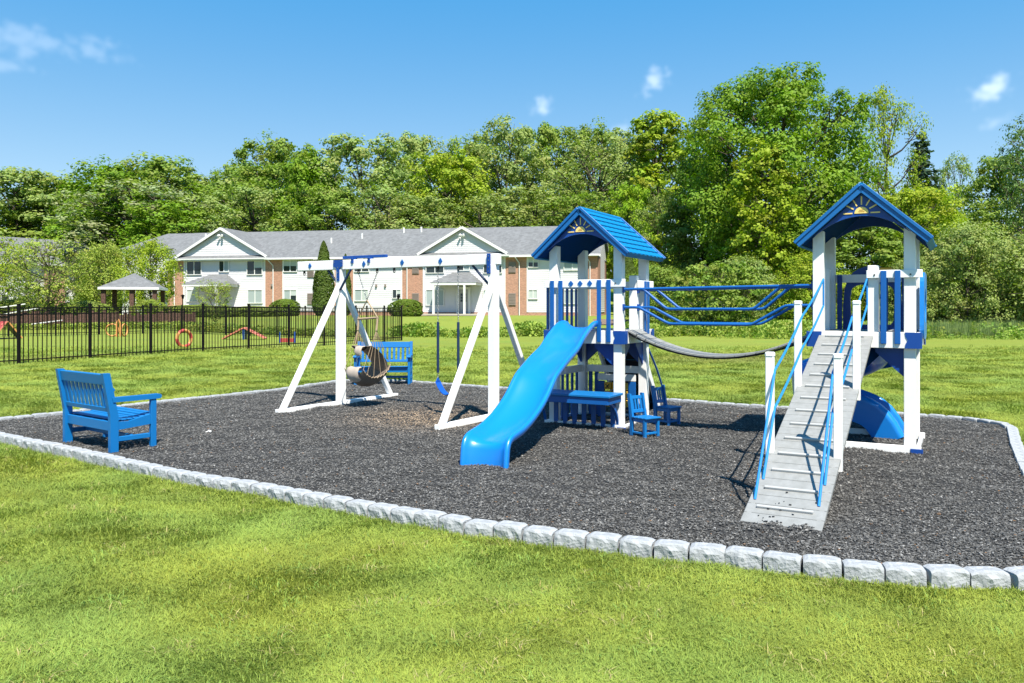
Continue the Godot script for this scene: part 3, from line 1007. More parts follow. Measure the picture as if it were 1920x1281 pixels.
func make_far_buildings() -> void:
	# the wing off to the left; its ridge runs away from us
	var d := Vector3(7, 0, -10).normalized()
	var b := thing("apartment_wing", "grey roofed apartment wing behind the wispy yellow green trees", "building", Vector3(-53.0, 0.6, -104.5), atan2(-d.z, d.x))
	var mb := Mb.new()
	mb.box(Vector3(-20, 3.2, -6), Vector3(40, 6.4, 11.6), Basis(), 0.0)
	put("wall", mb.mesh(M.siding), b)
	gable_roof(b, -40.5, 0.5, 6.5, 10.0, 0.5, -12.5)
	for x in [-6.0, -15.0, -24.0, -33.0]:
		var q := Mb.new()
		q.box(Vector3(x, 3.2, 0.0), Vector3(2.4, 6.3, 0.16), Basis(), 0.0)
		put("brick_wall", q.mesh(M.brick), b)
		make_window(b, x + 2.3, x + 3.7, 1.5, 2.7, -0.19, 0)
		make_window(b, x + 2.3, x + 3.7, 4.5, 5.7, -0.19, 5)
		make_window(b, x + 5.4, x + 6.4, 4.6, 5.6, -0.19, 0)
		make_window(b, x + 5.4, x + 6.4, 1.6, 2.6, -0.19, 5)
	# picnic shelter
	var p := thing("picnic_shelter", "hip roofed picnic shelter on dark posts behind the dog park fence", "shelter", gp(-33.0, 70.5, 0.9))
	var r := Mb.new()
	var hw := 2.35
	var apex := Vector3(0, 3.88, 0)
	var e := 2.6
	var c := [Vector3(-hw, e, hw), Vector3(hw, e, hw), Vector3(hw, e, -hw), Vector3(-hw, e, -hw)]
	for i in 4:
		r.tri(c[i], c[(i + 1) % 4], apex)
	r.quad(c[3], c[2], c[1], c[0])
	var ro := put("roof", r.mesh(M.shingle), p)
	var f := Mb.new()
	for i in 4:
		f.bar(c[i] + Vector3(0, -0.1, 0), c[(i + 1) % 4] + Vector3(0, -0.1, 0), 0.08, 0.2)
	put("fascia", f.mesh(M.trim), ro)
	for q in [[-2.0, 2.0], [2.0, 2.0], [2.0, -2.0], [-2.0, -2.0], [0.2, 2.0], [-0.5, -2.0]]:
		var po := Mb.new()
		po.box(Vector3(q[0], 1.0, q[1]), Vector3(0.34, 3.0, 0.34))
		put("post", po.mesh(M.wood_dark), p)
	p.rotation.y = 0.25
	for l in [[-31.0, 76.0, "black lamp post beside the building's far brick corner"], [-11.0, 78.0, "black lamp post in front of the large round bush by the porch"]]:
		var lp := thing("lamp_post", l[2], "lamp post", gp(l[0], l[1], land(l[0], -l[1]) - 0.1), 0.0, "lamp posts along the building")
		var s := Mb.new()
		s.tube(PackedVector3Array([Vector3.ZERO, Vector3(0, 1.75, 0)]), 0.05, 8)
		put("pole", s.mesh(M.black_metal), lp)
		var h := Mb.new()
		h.tube(PackedVector3Array([Vector3(0, 1.75, 0), Vector3(0, 2.02, 0)]), 0.09, 8, true, 0.14)
		put("lantern", h.mesh(M.black_metal), lp)
		var cp := Mb.new()
		cp.tube(PackedVector3Array([Vector3(0, 2.02, 0), Vector3(0, 2.16, 0)]), 0.26, 8, true, 0.04)
		put("cap", cp.mesh(M.black_metal), lp)

var leaf_noise: FastNoiseLite

func leaf_quad(mb: Mb, p: Vector3, nn: Vector3, s: float, r: RandomNumberGenerator) -> void:
	var x := nn.cross(Vector3(r.randf_range(-1, 1), r.randf_range(-1, 1), r.randf_range(-1, 1))).normalized()
	var y := nn.cross(x)
	var w := s * r.randf_range(0.35, 0.55)
	mb.tri(p - y * s * 0.5, p + x * w, p + y * s * 0.55)
	mb.tri(p - y * s * 0.5, p + y * s * 0.55, p - x * w)

# how: h height, w width, base crown base share of h, lobes, subs clumps per lobe, leaves per clump, leaf size, open looseness, peak where the crown is widest
func grow(sd: int, how: Dictionary) -> Array:
	var r := RandomNumberGenerator.new()
	r.seed = sd
	var h: float = how.h
	var w: float = how.w
	var base: float = how.get("base", 0.12)
	var peak: float = how.get("peak", 0.5)
	var trunk := Mb.new()
	var crown := Mb.new()
	var tr: float = how.get("trunk", h * 0.014)
	var stem := PackedVector3Array()
	var lean := Vector3(r.randf_range(-1, 1), 0, r.randf_range(-1, 1)) * 0.03 * h
	for i in 7:
		var f := i / 6.0
		stem.append(Vector3(0, -0.3 + f * h * 0.86, 0) + lean * f * f + Vector3(sin(f * 7.0 + sd), 0, cos(f * 5.0 + sd)) * 0.008 * h * f)
	trunk.tube(stem, tr, 7, false, tr * 0.22)
	var n: int = how.lobes
	var nz := noise(how.get("grain", 0.55), 3, sd)
	for i in n:
		# lobe centres fill an egg whose widest level is at peak
		var f := (i + r.randf()) / n
		var y := h * lerpf(base, 0.97, f)
		var up := (y / h - base) / (1.0 - base)
		var prof := pow(maxf(0.0, sin(PI * pow(clampf(up, 0.02, 0.985), log(0.5) / log(peak)))), how.get("round", 0.42))
		var lr: float = w * how.get("lobe", 0.19) * r.randf_range(0.75, 1.25) * lerpf(0.7, 1.0, prof)
		var rad := maxf(0.0, w * 0.5 * prof - lr * 0.75) * sqrt(r.randf_range(0.35, 1.0))
		var ang := i * 2.399963 + r.randf_range(-0.5, 0.5)
		var c := Vector3(cos(ang) * rad, minf(y, h - lr * 0.6), sin(ang) * rad)
		var from := stem[clampi(int((c.y - lr * 0.6) / (h * 0.86) * 6.0), 1, 5)]
		from.y = minf(from.y, c.y)
		if how.get("limbs", true):
			var mid := from.lerp(c, 0.5) + Vector3(0, -0.08 * from.distance_to(c), 0)
			var lt := tr * r.randf_range(0.28, 0.45)
			trunk.tube(smooth_curve(PackedVector3Array([from, mid, c]), 2), lt, 5, false, lt * 0.4)
			for q in int(how.get("twigs", 3)):
				var tip: Vector3 = c + Vector3(r.randf_range(-1, 1), r.randf_range(-0.3, 1), r.randf_range(-1, 1)).normalized() * lr * 0.95
				trunk.tube(PackedVector3Array([c.lerp(from, r.randf_range(0.0, 0.4)), tip]), lt * 0.4, 4, false, lt * 0.12)
		var subs: int = how.subs
		for q in subs:
			var d := Vector3(r.randfn(), r.randfn() * 0.8 + 0.25, r.randfn()).normalized()
			var sc: Vector3 = c + d * lr * r.randf_range(0.55, 1.0)
			var sr: float = lr * r.randf_range(0.28, 0.5) * how.get("puff", 1.0)
			var tone := 0.95 + 0.5 * nz.get_noise_3d(sc.x, sc.y, sc.z) + r.randf_range(-0.12, 0.12)
			var warm := r.randf_range(0.85, 1.2)
			for k in int(how.leaves):
				var e := Vector3(r.randfn(), r.randfn(), r.randfn()).normalized()
				var p: Vector3 = sc + e * sr * pow(r.randf(), how.get("open", 0.45)) * Vector3(1, how.get("flat", 0.75), 1)
				p.y -= how.get("droop", 0.0) * r.randf() * lr
				if p.y < 0.05:
					continue
				var nn := (e * 0.6 + d * 0.6 + Vector3(r.randf_range(-1, 1), r.randf_range(-0.4, 1.2), r.randf_range(-1, 1)) * 0.6).normalized()
				var t := tone * r.randf_range(0.86, 1.14)
				crown.col = Color(t * warm, t, t * r.randf_range(0.8, 1.1))
				leaf_quad(crown, p, nn, how.leaf * r.randf_range(0.7, 1.3), r)
	return [trunk, crown]

func grow_spruce(sd: int, h: float, w: float) -> Array:
	var r := RandomNumberGenerator.new()
	r.seed = sd
	var trunk := Mb.new()
	var crown := Mb.new()
	trunk.tube(PackedVector3Array([Vector3(0, -0.3, 0), Vector3(0, h, 0)]), h * 0.012, 7, false, 0.02)
	var tiers := 26
	for i in tiers:
		var f := i / float(tiers)
		var y := lerpf(h * 0.08, h * 0.98, f)
		var l := w * 0.5 * (1.0 - f) * r.randf_range(0.8, 1.1) + 0.15
		for k in 7:
			var a := k * TAU / 7.0 + i * 0.7 + r.randf() * 0.5
			var ll := l * r.randf_range(0.65, 1.1)
			var d := Vector3(cos(a), 0, sin(a))
			var tip := Vector3(0, y - ll * 0.35, 0) + d * ll
			trunk.tube(PackedVector3Array([Vector3(0, y, 0), tip]), 0.04, 4, false, 0.01)
			for q in int(6 + ll * 12):
				var g := pow(r.randf(), 0.7)
				var p := Vector3(0, y, 0).lerp(tip, g) + Vector3(r.randf_range(-0.22, 0.22), r.randf_range(-0.4, 0.06), r.randf_range(-0.22, 0.22))
				var t := r.randf_range(0.7, 1.25)
				crown.col = Color(t, t, t)
				leaf_quad(crown, p, (d * 0.5 + Vector3(r.randf_range(-1, 1), r.randf_range(0, 1), r.randf_range(-1, 1))).normalized(), r.randf_range(0.25, 0.45), r)
	return [trunk, crown]

func grow_bush(sd: int, h: float, w: float, leaves: int, leaf: float, pointed := 0.0) -> Mb:   # clipped bushes and columns: leaves on a lumpy skin
	var r := RandomNumberGenerator.new()
	r.seed = sd
	var mb := Mb.new()
	var nz := noise(1.3, 3, sd)
	for i in leaves:
		var u := r.randf()
		var a := r.randf() * TAU
		var y := h * u
		var prof := sqrt(maxf(0.0, 1.0 - pow(absf(u * 2.0 - 0.9) / 1.1, 2.4)))
		if pointed > 0.0:
			prof = pow(maxf(0.0, sin(PI * clampf(pow(u, 0.62), 0.0, 1.0))), 0.6) * (1.0 - 0.12 * u)
		var bump := 1.0 + (0.5 if pointed > 0.0 else 0.22) * nz.get_noise_3d(cos(a) * w, y, sin(a) * w)
		var rad := w * 0.5 * prof * bump * (1.0 - 0.25 * pow(r.randf(), 2.0))
		var p := Vector3(cos(a) * rad, y, sin(a) * rad)
		var nn := (Vector3(cos(a), 0.5 if pointed > 0.0 else u * 1.6 - 0.3, sin(a)) + Vector3(r.randf_range(-1, 1), r.randf_range(-1, 1), r.randf_range(-1, 1)) * 0.7).normalized()
		var t := (1.0 + 0.5 * nz.get_noise_3d(p.x * 1.6, p.y * 1.6, p.z * 1.6)) * r.randf_range(0.75, 1.25)
		mb.col = Color(t * r.randf_range(0.9, 1.15), t, t)
		leaf_quad(mb, p, nn, leaf * r.randf_range(0.7, 1.3), r)
	return mb

func leaf_paint(c: Color) -> StandardMaterial3D:
	var m := paint(c, 0.6)
	m.vertex_color_use_as_albedo = true
	m.backlight_enabled = true
	m.backlight = Color(0.8, 0.88, 0.4)
	m.metallic_specular = 0.35
	return m

func make_woods() -> void:
	var kinds := {
		"oak0": grow(301, {"h": 20.0, "w": 14.0, "lobes": 30, "subs": 14, "leaves": 58, "leaf": 0.3, "base": 0.10}),
		"oak1": grow(302, {"h": 20.0, "w": 13.0, "lobes": 28, "subs": 14, "leaves": 58, "leaf": 0.3, "base": 0.14, "peak": 0.6}),
		"oak2": grow(303, {"h": 20.0, "w": 15.0, "lobes": 34, "subs": 13, "leaves": 56, "leaf": 0.29, "base": 0.08, "lobe": 0.16, "puff": 1.15}),
		"fluffy0": grow(304, {"h": 20.0, "w": 13.0, "lobes": 36, "subs": 16, "leaves": 46, "leaf": 0.26, "base": 0.08, "lobe": 0.15, "puff": 1.1, "open": 0.6}),
		"fluffy1": grow(305, {"h": 20.0, "w": 14.0, "lobes": 40, "subs": 14, "leaves": 42, "leaf": 0.26, "base": 0.06, "lobe": 0.14, "puff": 1.2, "open": 0.6, "peak": 0.55}),
		"thin0": grow(306, {"h": 20.0, "w": 12.0, "lobes": 30, "subs": 12, "leaves": 30, "leaf": 0.24, "base": 0.16, "lobe": 0.15, "puff": 1.5, "open": 0.8, "twigs": 5}),
		"thin1": grow(307, {"h": 20.0, "w": 13.0, "lobes": 34, "subs": 12, "leaves": 28, "leaf": 0.22, "base": 0.2, "lobe": 0.14, "puff": 1.6, "open": 0.85, "twigs": 5, "peak": 0.6}),
		"poplar": grow(308, {"h": 20.0, "w": 7.5, "lobes": 26, "subs": 13, "leaves": 56, "leaf": 0.28, "base": 0.06, "lobe": 0.24, "peak": 0.45}),
		"great": grow(309, {"h": 23.0, "w": 20.5, "lobes": 62, "subs": 18, "leaves": 76, "leaf": 0.235, "base": 0.08, "lobe": 0.135, "peak": 0.55, "round": 0.5, "trunk": 0.42, "twigs": 4}),
		"willow": grow(310, {"h": 8.0, "w": 8.0, "lobes": 34, "subs": 12, "leaves": 40, "leaf": 0.15, "base": 0.12, "lobe": 0.15, "puff": 1.5, "open": 0.9, "droop": 0.9, "twigs": 6, "trunk": 0.13}),
		"wispy": grow(311, {"h": 8.0, "w": 8.5, "lobes": 34, "subs": 10, "leaves": 17, "leaf": 0.15, "base": 0.2, "lobe": 0.15, "puff": 1.5, "open": 0.85, "flat": 0.5, "twigs": 9, "trunk": 0.14, "peak": 0.55}),
		"thicket": grow(312, {"h": 7.0, "w": 8.0, "lobes": 40, "subs": 12, "leaves": 48, "leaf": 0.135, "base": 0.04, "lobe": 0.15, "puff": 1.4, "open": 0.8, "twigs": 6, "trunk": 0.09, "peak": 0.35}),
		"small": grow(313, {"h": 4.6, "w": 7.2, "lobes": 30, "subs": 12, "leaves": 26, "leaf": 0.18, "base": 0.14, "lobe": 0.14, "puff": 1.2, "flat": 0.5, "trunk": 0.12, "twigs": 6, "peak": 0.5}),
		"spruce": grow_spruce(314, 20.0, 8.5),
	}
	var size := {"oak0": [20.0, 14.0], "oak1": [20.0, 13.0], "oak2": [20.0, 15.0], "fluffy0": [20.0, 13.0], "fluffy1": [20.0, 14.0], "thin0": [20.0, 12.0], "thin1": [20.0, 13.0], "poplar": [20.0, 7.5], "great": [23.0, 20.5], "willow": [8.0, 8.0], "wispy": [8.0, 8.5], "thicket": [7.0, 8.0], "small": [4.6, 7.2], "spruce": [20.0, 8.5]}
	var tone := {
		"mid": Color(0.226, 0.325, 0.052), "bright": Color(0.322, 0.420, 0.031), "lime": Color(0.269, 0.420, 0.020), "deep": Color(0.133, 0.220, 0.035), "grey": Color(0.304, 0.396, 0.120),
		"silver": Color(0.330, 0.390, 0.200), "olive": Color(0.290, 0.365, 0.105), "cool": Color(0.150, 0.250, 0.085), "dark": Color(0.048, 0.092, 0.049), "gold": Color(0.340, 0.420, 0.075), "vivid": Color(0.193, 0.323, 0.022)}
	var mats := {}
	for k in tone:
		mats[k] = leaf_paint(tone[k])
	var made := {}
	# sideways and away distance, height above the local ground, width, kind, tone, label
	var list := [
		[-73.7, 120, 22.0, 15.0, "oak0", "grey", "pale green tree at the far end of the wing's roof, lowest of the skyline"],
		[-69.5, 125, 21.5, 16.0, "oak1", "mid", "green tree standing behind the wing's ridge beside the pale one"],
		[-56.5, 115, 22.0, 15.0, "oak2", "vivid", "dark fresh green tree behind the gap between wing and apartment building"],
		[-51.8, 119, 23.2, 15.0, "oak0", "mid", "rounded green tree peeking over the silvery one beside the building's roof end"],
		[-50.3, 108, 18.5, 15.5, "thin0", "silver", "silvery grey budding tree above the picnic shelter"],
		[-46.6, 125, 22.0, 14.0, "oak1", "grey", "pale green tree behind the building's roof, just after the silvery tree"],
		[-43.5, 128, 24.0, 12.0, "fluffy0", "mid", "soft green tree over the roof end, left of the tall pale crown"],
		[-39.3, 135, 30.0, 13.0, "oak2", "mid", "tall light crown rising behind the dark green tree above the far gable"],
		[-28.3, 112, 22.8, 8.8, "oak1", "vivid", "deep vivid green tree rising over the roof between the two gables"],
		[-35.6, 110, 18.0, 13.0, "fluffy1", "grey", "grey green tree directly above the far front gable"],
		[-21.3, 115, 26.0, 13.5, "fluffy0", "grey", "big pale fluffy tree above the middle of the long roof"],
		[-15.5, 130, 29.0, 10.0, "oak0", "grey", "pale rounded crown behind the middle of the roof"],
		[-8.6, 112, 23.5, 12.5, "oak2", "bright", "bright yellow green tree left of the near gable's peak"],
		[-6.6, 130, 29.0, 9.0, "oak1", "mid", "small green crown on the skyline between the bright tree and the leafy tall one"],
		[-0.6, 120, 29.0, 12.5, "fluffy1", "olive", "tall olive green tree with upright tips above the near gable"],
		[5.9, 128, 30.0, 10.0, "oak0", "mid", "green crown below the small white cloud"],
		[12.9, 131, 31.5, 11.0, "oak2", "mid", "rounded green crown on the skyline behind the bare twiggy tree"],
		[11.4, 108, 24.2, 12.5, "thin1", "olive", "brownish budding tree with bare twigs behind the play set's first roof"],
		[18.2, 125, 29.0, 9.0, "oak1", "grey", "pale green crown between the bare twiggy tree and the poplar"],
		[19.1, 105, 27.0, 8.0, "poplar", "bright", "tall narrow yellow green tree beside the great tree"],
		[24.0, 74, 23.0, 20.0, "great", "vivid", "great broad tree towering over the bridge of the play set"],
		[20.6, 66, 15.2, 6.5, "poplar", "bright", "slender yellow green tree in front of the great tree's trunk"],
		[13.3, 92, 15.5, 6.3, "oak0", "lime", "round lime green tree just over the first tower's roof"],
		[19.0, 80, 17.0, 9.5, "oak1", "deep", "dark green tree on the shoulder of the great tree"],
		[15.8, 84, 13.5, 7.0, "thin0", "olive", "thin olive budding tree beside the first tower's roof"],
		[39.8, 86, 25.0, 8.5, "thin1", "bright", "loose branched tree leaning out beside the great tree"],
		[50.7, 100, 24.5, 9.5, "spruce", "dark", "dark blue spruce beyond the second tower's roof"],
		[36.8, 72, 12.5, 8.5, "oak2", "bright", "bright yellow green tree below the spruce"],
		[60.3, 110, 22.5, 5.0, "thin0", "grey", "faint thin tree standing just after the spruce"],
		[52.0, 85, 17.5, 11.5, "oak0", "mid", "green tree at the picture's edge, beyond the spruce"],
		[49.0, 75, 19.5, 9.0, "thin1", "cool", "tall bluish tree cut by the picture's edge"],
		[26.6, 63, 9.5, 9.5, "oak1", "mid", "leafy green tree seen through the second tower"],
		[32.0, 64, 11.0, 9.0, "oak0", "bright", "light green tree behind the second tower's roof edge"],
		[-24.5, 108, 17.5, 11.0, "fluffy1", "mid", "lower green tree in front of the big pale fluffy tree"],
		[-16.0, 106, 17.5, 11.0, "thin0", "grey", "thin grey green tree above the roof between the gables"],
		[-11.5, 105, 16.0, 11.0, "fluffy0", "olive", "olive tree low behind the roof, left of the near gable"],
		[-3.8, 103, 16.0, 12.0, "thin1", "olive", "budding tree with a pale trunk behind the near gable"],
		[3.0, 104, 17.0, 12.0, "fluffy0", "olive", "olive tree behind the roof, after the near gable"],
		[7.6, 100, 16.0, 11.0, "thin0", "mid", "thin leafy tree behind the end of the roof"],
		[-72.0, 126, 20.0, 12.0, "fluffy1", "bright", "yellow green tree over the wing's near roof"],
		[-44.0, 104, 15.0, 11.0, "oak1", "vivid", "fresh green tree behind the roof end, after the silvery tree"],
		[-37.0, 122, 23.0, 12.0, "oak0", "mid", "green tree filling the skyline behind the far gable"],
		[-62.5, 124, 19.0, 11.0, "oak2", "mid", "green tree behind the wing's far roof end"],
		[28.5, 86, 16.0, 13.0, "oak2", "deep", "dark tree under the great tree's spread"],
		[44.5, 78, 11.0, 10.0, "fluffy0", "mid", "rounded green tree below the bluish tall one"],
	]
	for t in list:
		var sz: Array = size[t[4]]
		var y := land(t[0], -t[1])
		if t[1] > 95.0:
			y = minf(y, 3.0)
		var o := thing("tree" if t[4] != "spruce" else "spruce_tree", t[6], "tree", gp(t[0], t[1], y), hash(t[6]) % 628 * 0.01, "trees of the wood behind the lawn")
		var k: float = 1.5 if t[1] > 98.0 else 1.05
		var hh: float = (t[2] - y) * (1.0 if t[1] > 98.0 else 1.0)
		o.scale = Vector3(k * t[3] / sz[1], hh / sz[0], k * t[3] / sz[1])
		plant_parts(o, kinds, made, mats, t[4], t[5])
	for t in [
		[-35.6, 62.0, 6.6, 8.0, "wispy", "gold", "wispy yellow green young tree behind the dog park, at the picture's edge"],
		[-42.0, 64.0, 7.2, 7.5, "wispy", "bright", "feathery yellow green tree cut by the picture's edge"],
		[-34.0, 76.0, 7.4, 6.4, "willow", "bright", "drooping light green tree behind the picnic shelter's roof"],
		[-40.0, 79.0, 7.3, 6.6, "willow", "gold", "drooping yellow green tree left of the picnic shelter's roof"],
		[-44.5, 74.0, 5.5, 8.0, "wispy", "olive", "olive young tree in front of the wing"],
		[-22.4, 61.0, 3.5, 3.4, "wispy", "gold", "little budding tree before the far porch"],
		[-30.2, 67.0, 1.7, 3.4, "thicket", "gold", "yellow green bush below the picnic shelter"]]:
		var o := thing("young_tree", t[6], "tree", gp(t[0], t[1], land(t[0], -t[1])), hash(t[6]) % 628 * 0.01, "young trees behind the dog park")
		var sz: Array = size[t[4]]
		o.scale = Vector3(t[3] / sz[1], t[2] / sz[0], t[3] / sz[1])
		plant_parts(o, kinds, made, mats, t[4], t[5])
	for t in [
		[13.4, 53.0, 4.7, 6.8, "small", "mid", "low spreading tree with pale forked stems, seen through the bridge rails"],
		[11.3, 62.0, 4.5, 7.0, "thicket", "mid", "green thicket behind the spreading tree, on the first tower's side"],
		[17.4, 60.0, 5.2, 7.0, "thicket", "grey", "green thicket behind the spreading tree, on the ramp's side"],
		[21.8, 58.0, 5.5, 7.5, "thicket", "bright", "light green thicket behind the second tower's deck"],
		[27.0, 55.0, 5.0, 6.0, "thicket", "olive", "olive thicket just past the second tower's posts"],
		[30.5, 54.0, 7.0, 7.5, "thicket", "olive", "tall feathery olive shrub beyond the second tower"],
		[35.0, 52.0, 7.3, 9.0, "willow", "olive", "feathery olive willow shrub cut by the picture's edge"],
		[33.0, 58.0, 7.5, 9.0, "thicket", "grey", "green thicket behind the feathery olive shrubs"],
		[40.0, 56.0, 9.0, 10.0, "willow", "olive", "taller olive willow at the picture's edge"]]:
		var o := thing("shrub", t[6], "shrub", gp(t[0], t[1], land(t[0], -t[1]) - 0.1), hash(t[6]) % 628 * 0.01, "shrubs along the wood's edge")
		var sz: Array = size[t[4]]
		o.scale = Vector3(t[3] / sz[1], t[2] / sz[0], t[3] / sz[1])
		plant_parts(o, kinds, made, mats, t[4], t[5])
	# low growth under the trees, one mass nobody could count
	var r := RandomNumberGenerator.new()
	r.seed = 77
	var where := []
	var tints := PackedColorArray()
	var tuft := Mb.new()
	for i in 40:
		tuft.col = Color(1, 1, 1) * r.randf_range(0.7, 1.3)
		leaf_quad(tuft, Vector3(r.randf_range(-0.7, 0.7), r.randf_range(0.0, 1.3), r.randf_range(-0.7, 0.7)), Vector3(r.randf_range(-1, 1), r.randf_range(0, 1), r.randf_range(0.0, 1.5)).normalized(), r.randf_range(0.2, 0.42), r)
	for i in 4200:
		var x := r.randf_range(6.0, 62.0)
		var z := r.randf_range(60.0, 84.0) + x * 0.12
		if x < 16.0 and z < 66.0 or x < z * 0.195:
			continue
		var s := r.randf_range(0.7, 1.5)
		where.append(Transform3D(Basis(Vector3.UP, r.randf() * TAU).scaled(Vector3(s, s, s)), Vector3(x, land(x, -z) - 0.1 + r.randf_range(0.0, 2.6), -z)))
		var t := r.randf_range(0.6, 1.3)
		tints.append(Color(0.16 * t * r.randf_range(0.8, 1.4), 0.235 * t, 0.04 * t))
	for i in 2600:
		var x := r.randf_range(-85.0, 24.0)
		var z := r.randf_range(101.0, 108.0)
		var s := r.randf_range(0.8, 1.7)
		if x > 7.0 and x < 19.0:
			continue
		where.append(Transform3D(Basis(Vector3.UP, r.randf() * TAU).scaled(Vector3(s, s, s)), Vector3(x, land(x, -z) + r.randf_range(0.0, 6.0), -z)))
		var t := r.randf_range(0.6, 1.2)
		tints.append(Color(0.13 * t, 0.19 * t, 0.04 * t))
	var u := scatter("undergrowth", tuft.mesh(leaf_paint(Color(1, 1, 1)), true), where, tints, self)
	tag(u, "dense green undergrowth below the trees of the wood", "undergrowth")
	# tall weeds along the ditch and the wood's edge
	where = []
	tints = PackedColorArray()
	var weed := Mb.new()
	for i in 26:
		weed.col = Color(1, 1, 1) * r.randf_range(0.75, 1.3)
		leaf_quad(weed, Vector3(r.randf_range(-0.22, 0.22), r.randf_range(0.0, 0.5), r.randf_range(-0.22, 0.22)), Vector3(r.randf_range(-1, 1), r.randf_range(0.2, 1.2), r.randf_range(0.0, 1.0)).normalized(), r.randf_range(0.07, 0.16), r)
	for i in 5200:
		var x := r.randf_range(-7.5, 34.0)
		var z := 0.0
		var hh := 1.0
		if x < 12.0:
			z = 50.5 + r.randfn() * 1.1 + 0.08 * x + 1.5 * sin(x * 0.7)
			hh = 0.85 + 0.35 * sin(x * 1.3) * sin(x * 0.53 + 1.0)
		else:
			z = r.randf_range(44.5, 58.0) + maxf(0.0, 20.0 - x) * 0.25
			hh = lerpf(0.35, 1.25, smoothstep(44.5, 50.0, z + 1.6 * sin(x * 0.9) + r.randf_range(-1.5, 1.5)))
		if x > 6.0 and r.randf() < 0.3:
			z += r.randf_range(0.0, 5.0)
		var s := r.randf_range(0.7, 1.5) * hh
		where.append(Transform3D(Basis(Vector3.UP, r.randf() * TAU).scaled(Vector3(s, s * 1.1, s)), Vector3(x, land(x, -z) - 0.05, -z)))
		var t := r.randf_range(0.75, 1.25)
		tints.append(Color(0.25 * t * r.randf_range(0.8, 1.25), 0.35 * t, 0.06 * t))
	for i in 2200:
		var x := r.randf_range(-42.0, -10.0)
		var z := lerpf(58.5, 48.5, clampf((x + 25.0) / 16.0, 0.0, 1.0)) + r.randf_range(0.0, 3.5)
		var s := r.randf_range(0.5, 1.05)
		where.append(Transform3D(Basis(Vector3.UP, r.randf() * TAU).scaled(Vector3(s, s * 1.0, s)), Vector3(x, land(x, -z) - 0.05, -z)))
		var t := r.randf_range(0.75, 1.25)
		tints.append(Color(0.26 * t * r.randf_range(0.8, 1.25), 0.33 * t, 0.06 * t))
	var wd := scatter("weeds", weed.mesh(leaf_paint(Color(1, 1, 1)), true), where, tints, self)
	tag(wd, "tall uncut weeds along the ditch and the wood's edge beyond the lawn", "weeds")
	# pale reeds at the wood's edge on the far right
	where = []
	tints = PackedColorArray()
	var reed := Mb.new()
	for i in 14:
		var a := r.randf() * TAU
		var p := Vector3(cos(a), 0, sin(a)) * 0.25 * r.randf()
		var q := p + Vector3(r.randf_range(-0.25, 0.25), r.randf_range(0.5, 1.1), r.randf_range(-0.25, 0.25))
		reed.col = Color(1, 1, 1) * r.randf_range(0.7, 1.3)
		reed.tri(p - Vector3(0.02, 0, 0), p + Vector3(0.02, 0, 0), q)
	for i in 1300:
		var x := r.randf_range(22.0, 36.0)
		var z := r.randf_range(47.5, 51.0)
		var s := r.randf_range(0.6, 1.15)
		where.append(Transform3D(Basis(Vector3.UP, r.randf() * TAU).scaled(Vector3(s, s, s)), Vector3(x, land(x, -z), -z)))
		var t := r.randf_range(0.75, 1.25)
		tints.append(Color(0.25 * t, 0.34 * t, 0.13 * t))
	var rd := scatter("reeds", reed.mesh(leaf_paint(Color(1, 1, 1)), true), where, tints, self)
	tag(rd, "grey green reeds at the foot of the olive shrubs", "reeds")
	var path := Mb.new()
	var pp := smooth_curve(PackedVector3Array([Vector3(6.5, 0, -64), Vector3(9.6, 0, -63), Vector3(12.4, 0, -60.5), Vector3(15.5, 0, -60)]), 8)
	for i in pp.size() - 1:
		var c := []
		for q in [[pp[i], -1.1], [pp[i + 1], -1.1], [pp[i + 1], 1.1], [pp[i], 1.1]]:
			var p: Vector3 = q[0] + Vector3(0, 0, -q[1])
			p.y = land(p.x, p.z) + 0.06 + (0.25 if q[1] > 0 else 0.0)
			c.append(p)
		path.quad(c[0], c[1], c[2], c[3])
	top("dirt_path", path.mesh(M.dirt)).set_meta("kind", "structure")

func plant_parts(o: Node3D, kinds: Dictionary, made: Dictionary, mats: Dictionary, kind: String, tone: String) -> void:
	if not made.has(kind):
		made[kind] = [kinds[kind][0].mesh(M.bark), kinds[kind][1].mesh(null, true)]
	put("trunk", made[kind][0], o)
	put("crown", made[kind][1], o).set_surface_override_material(0, mats[tone])

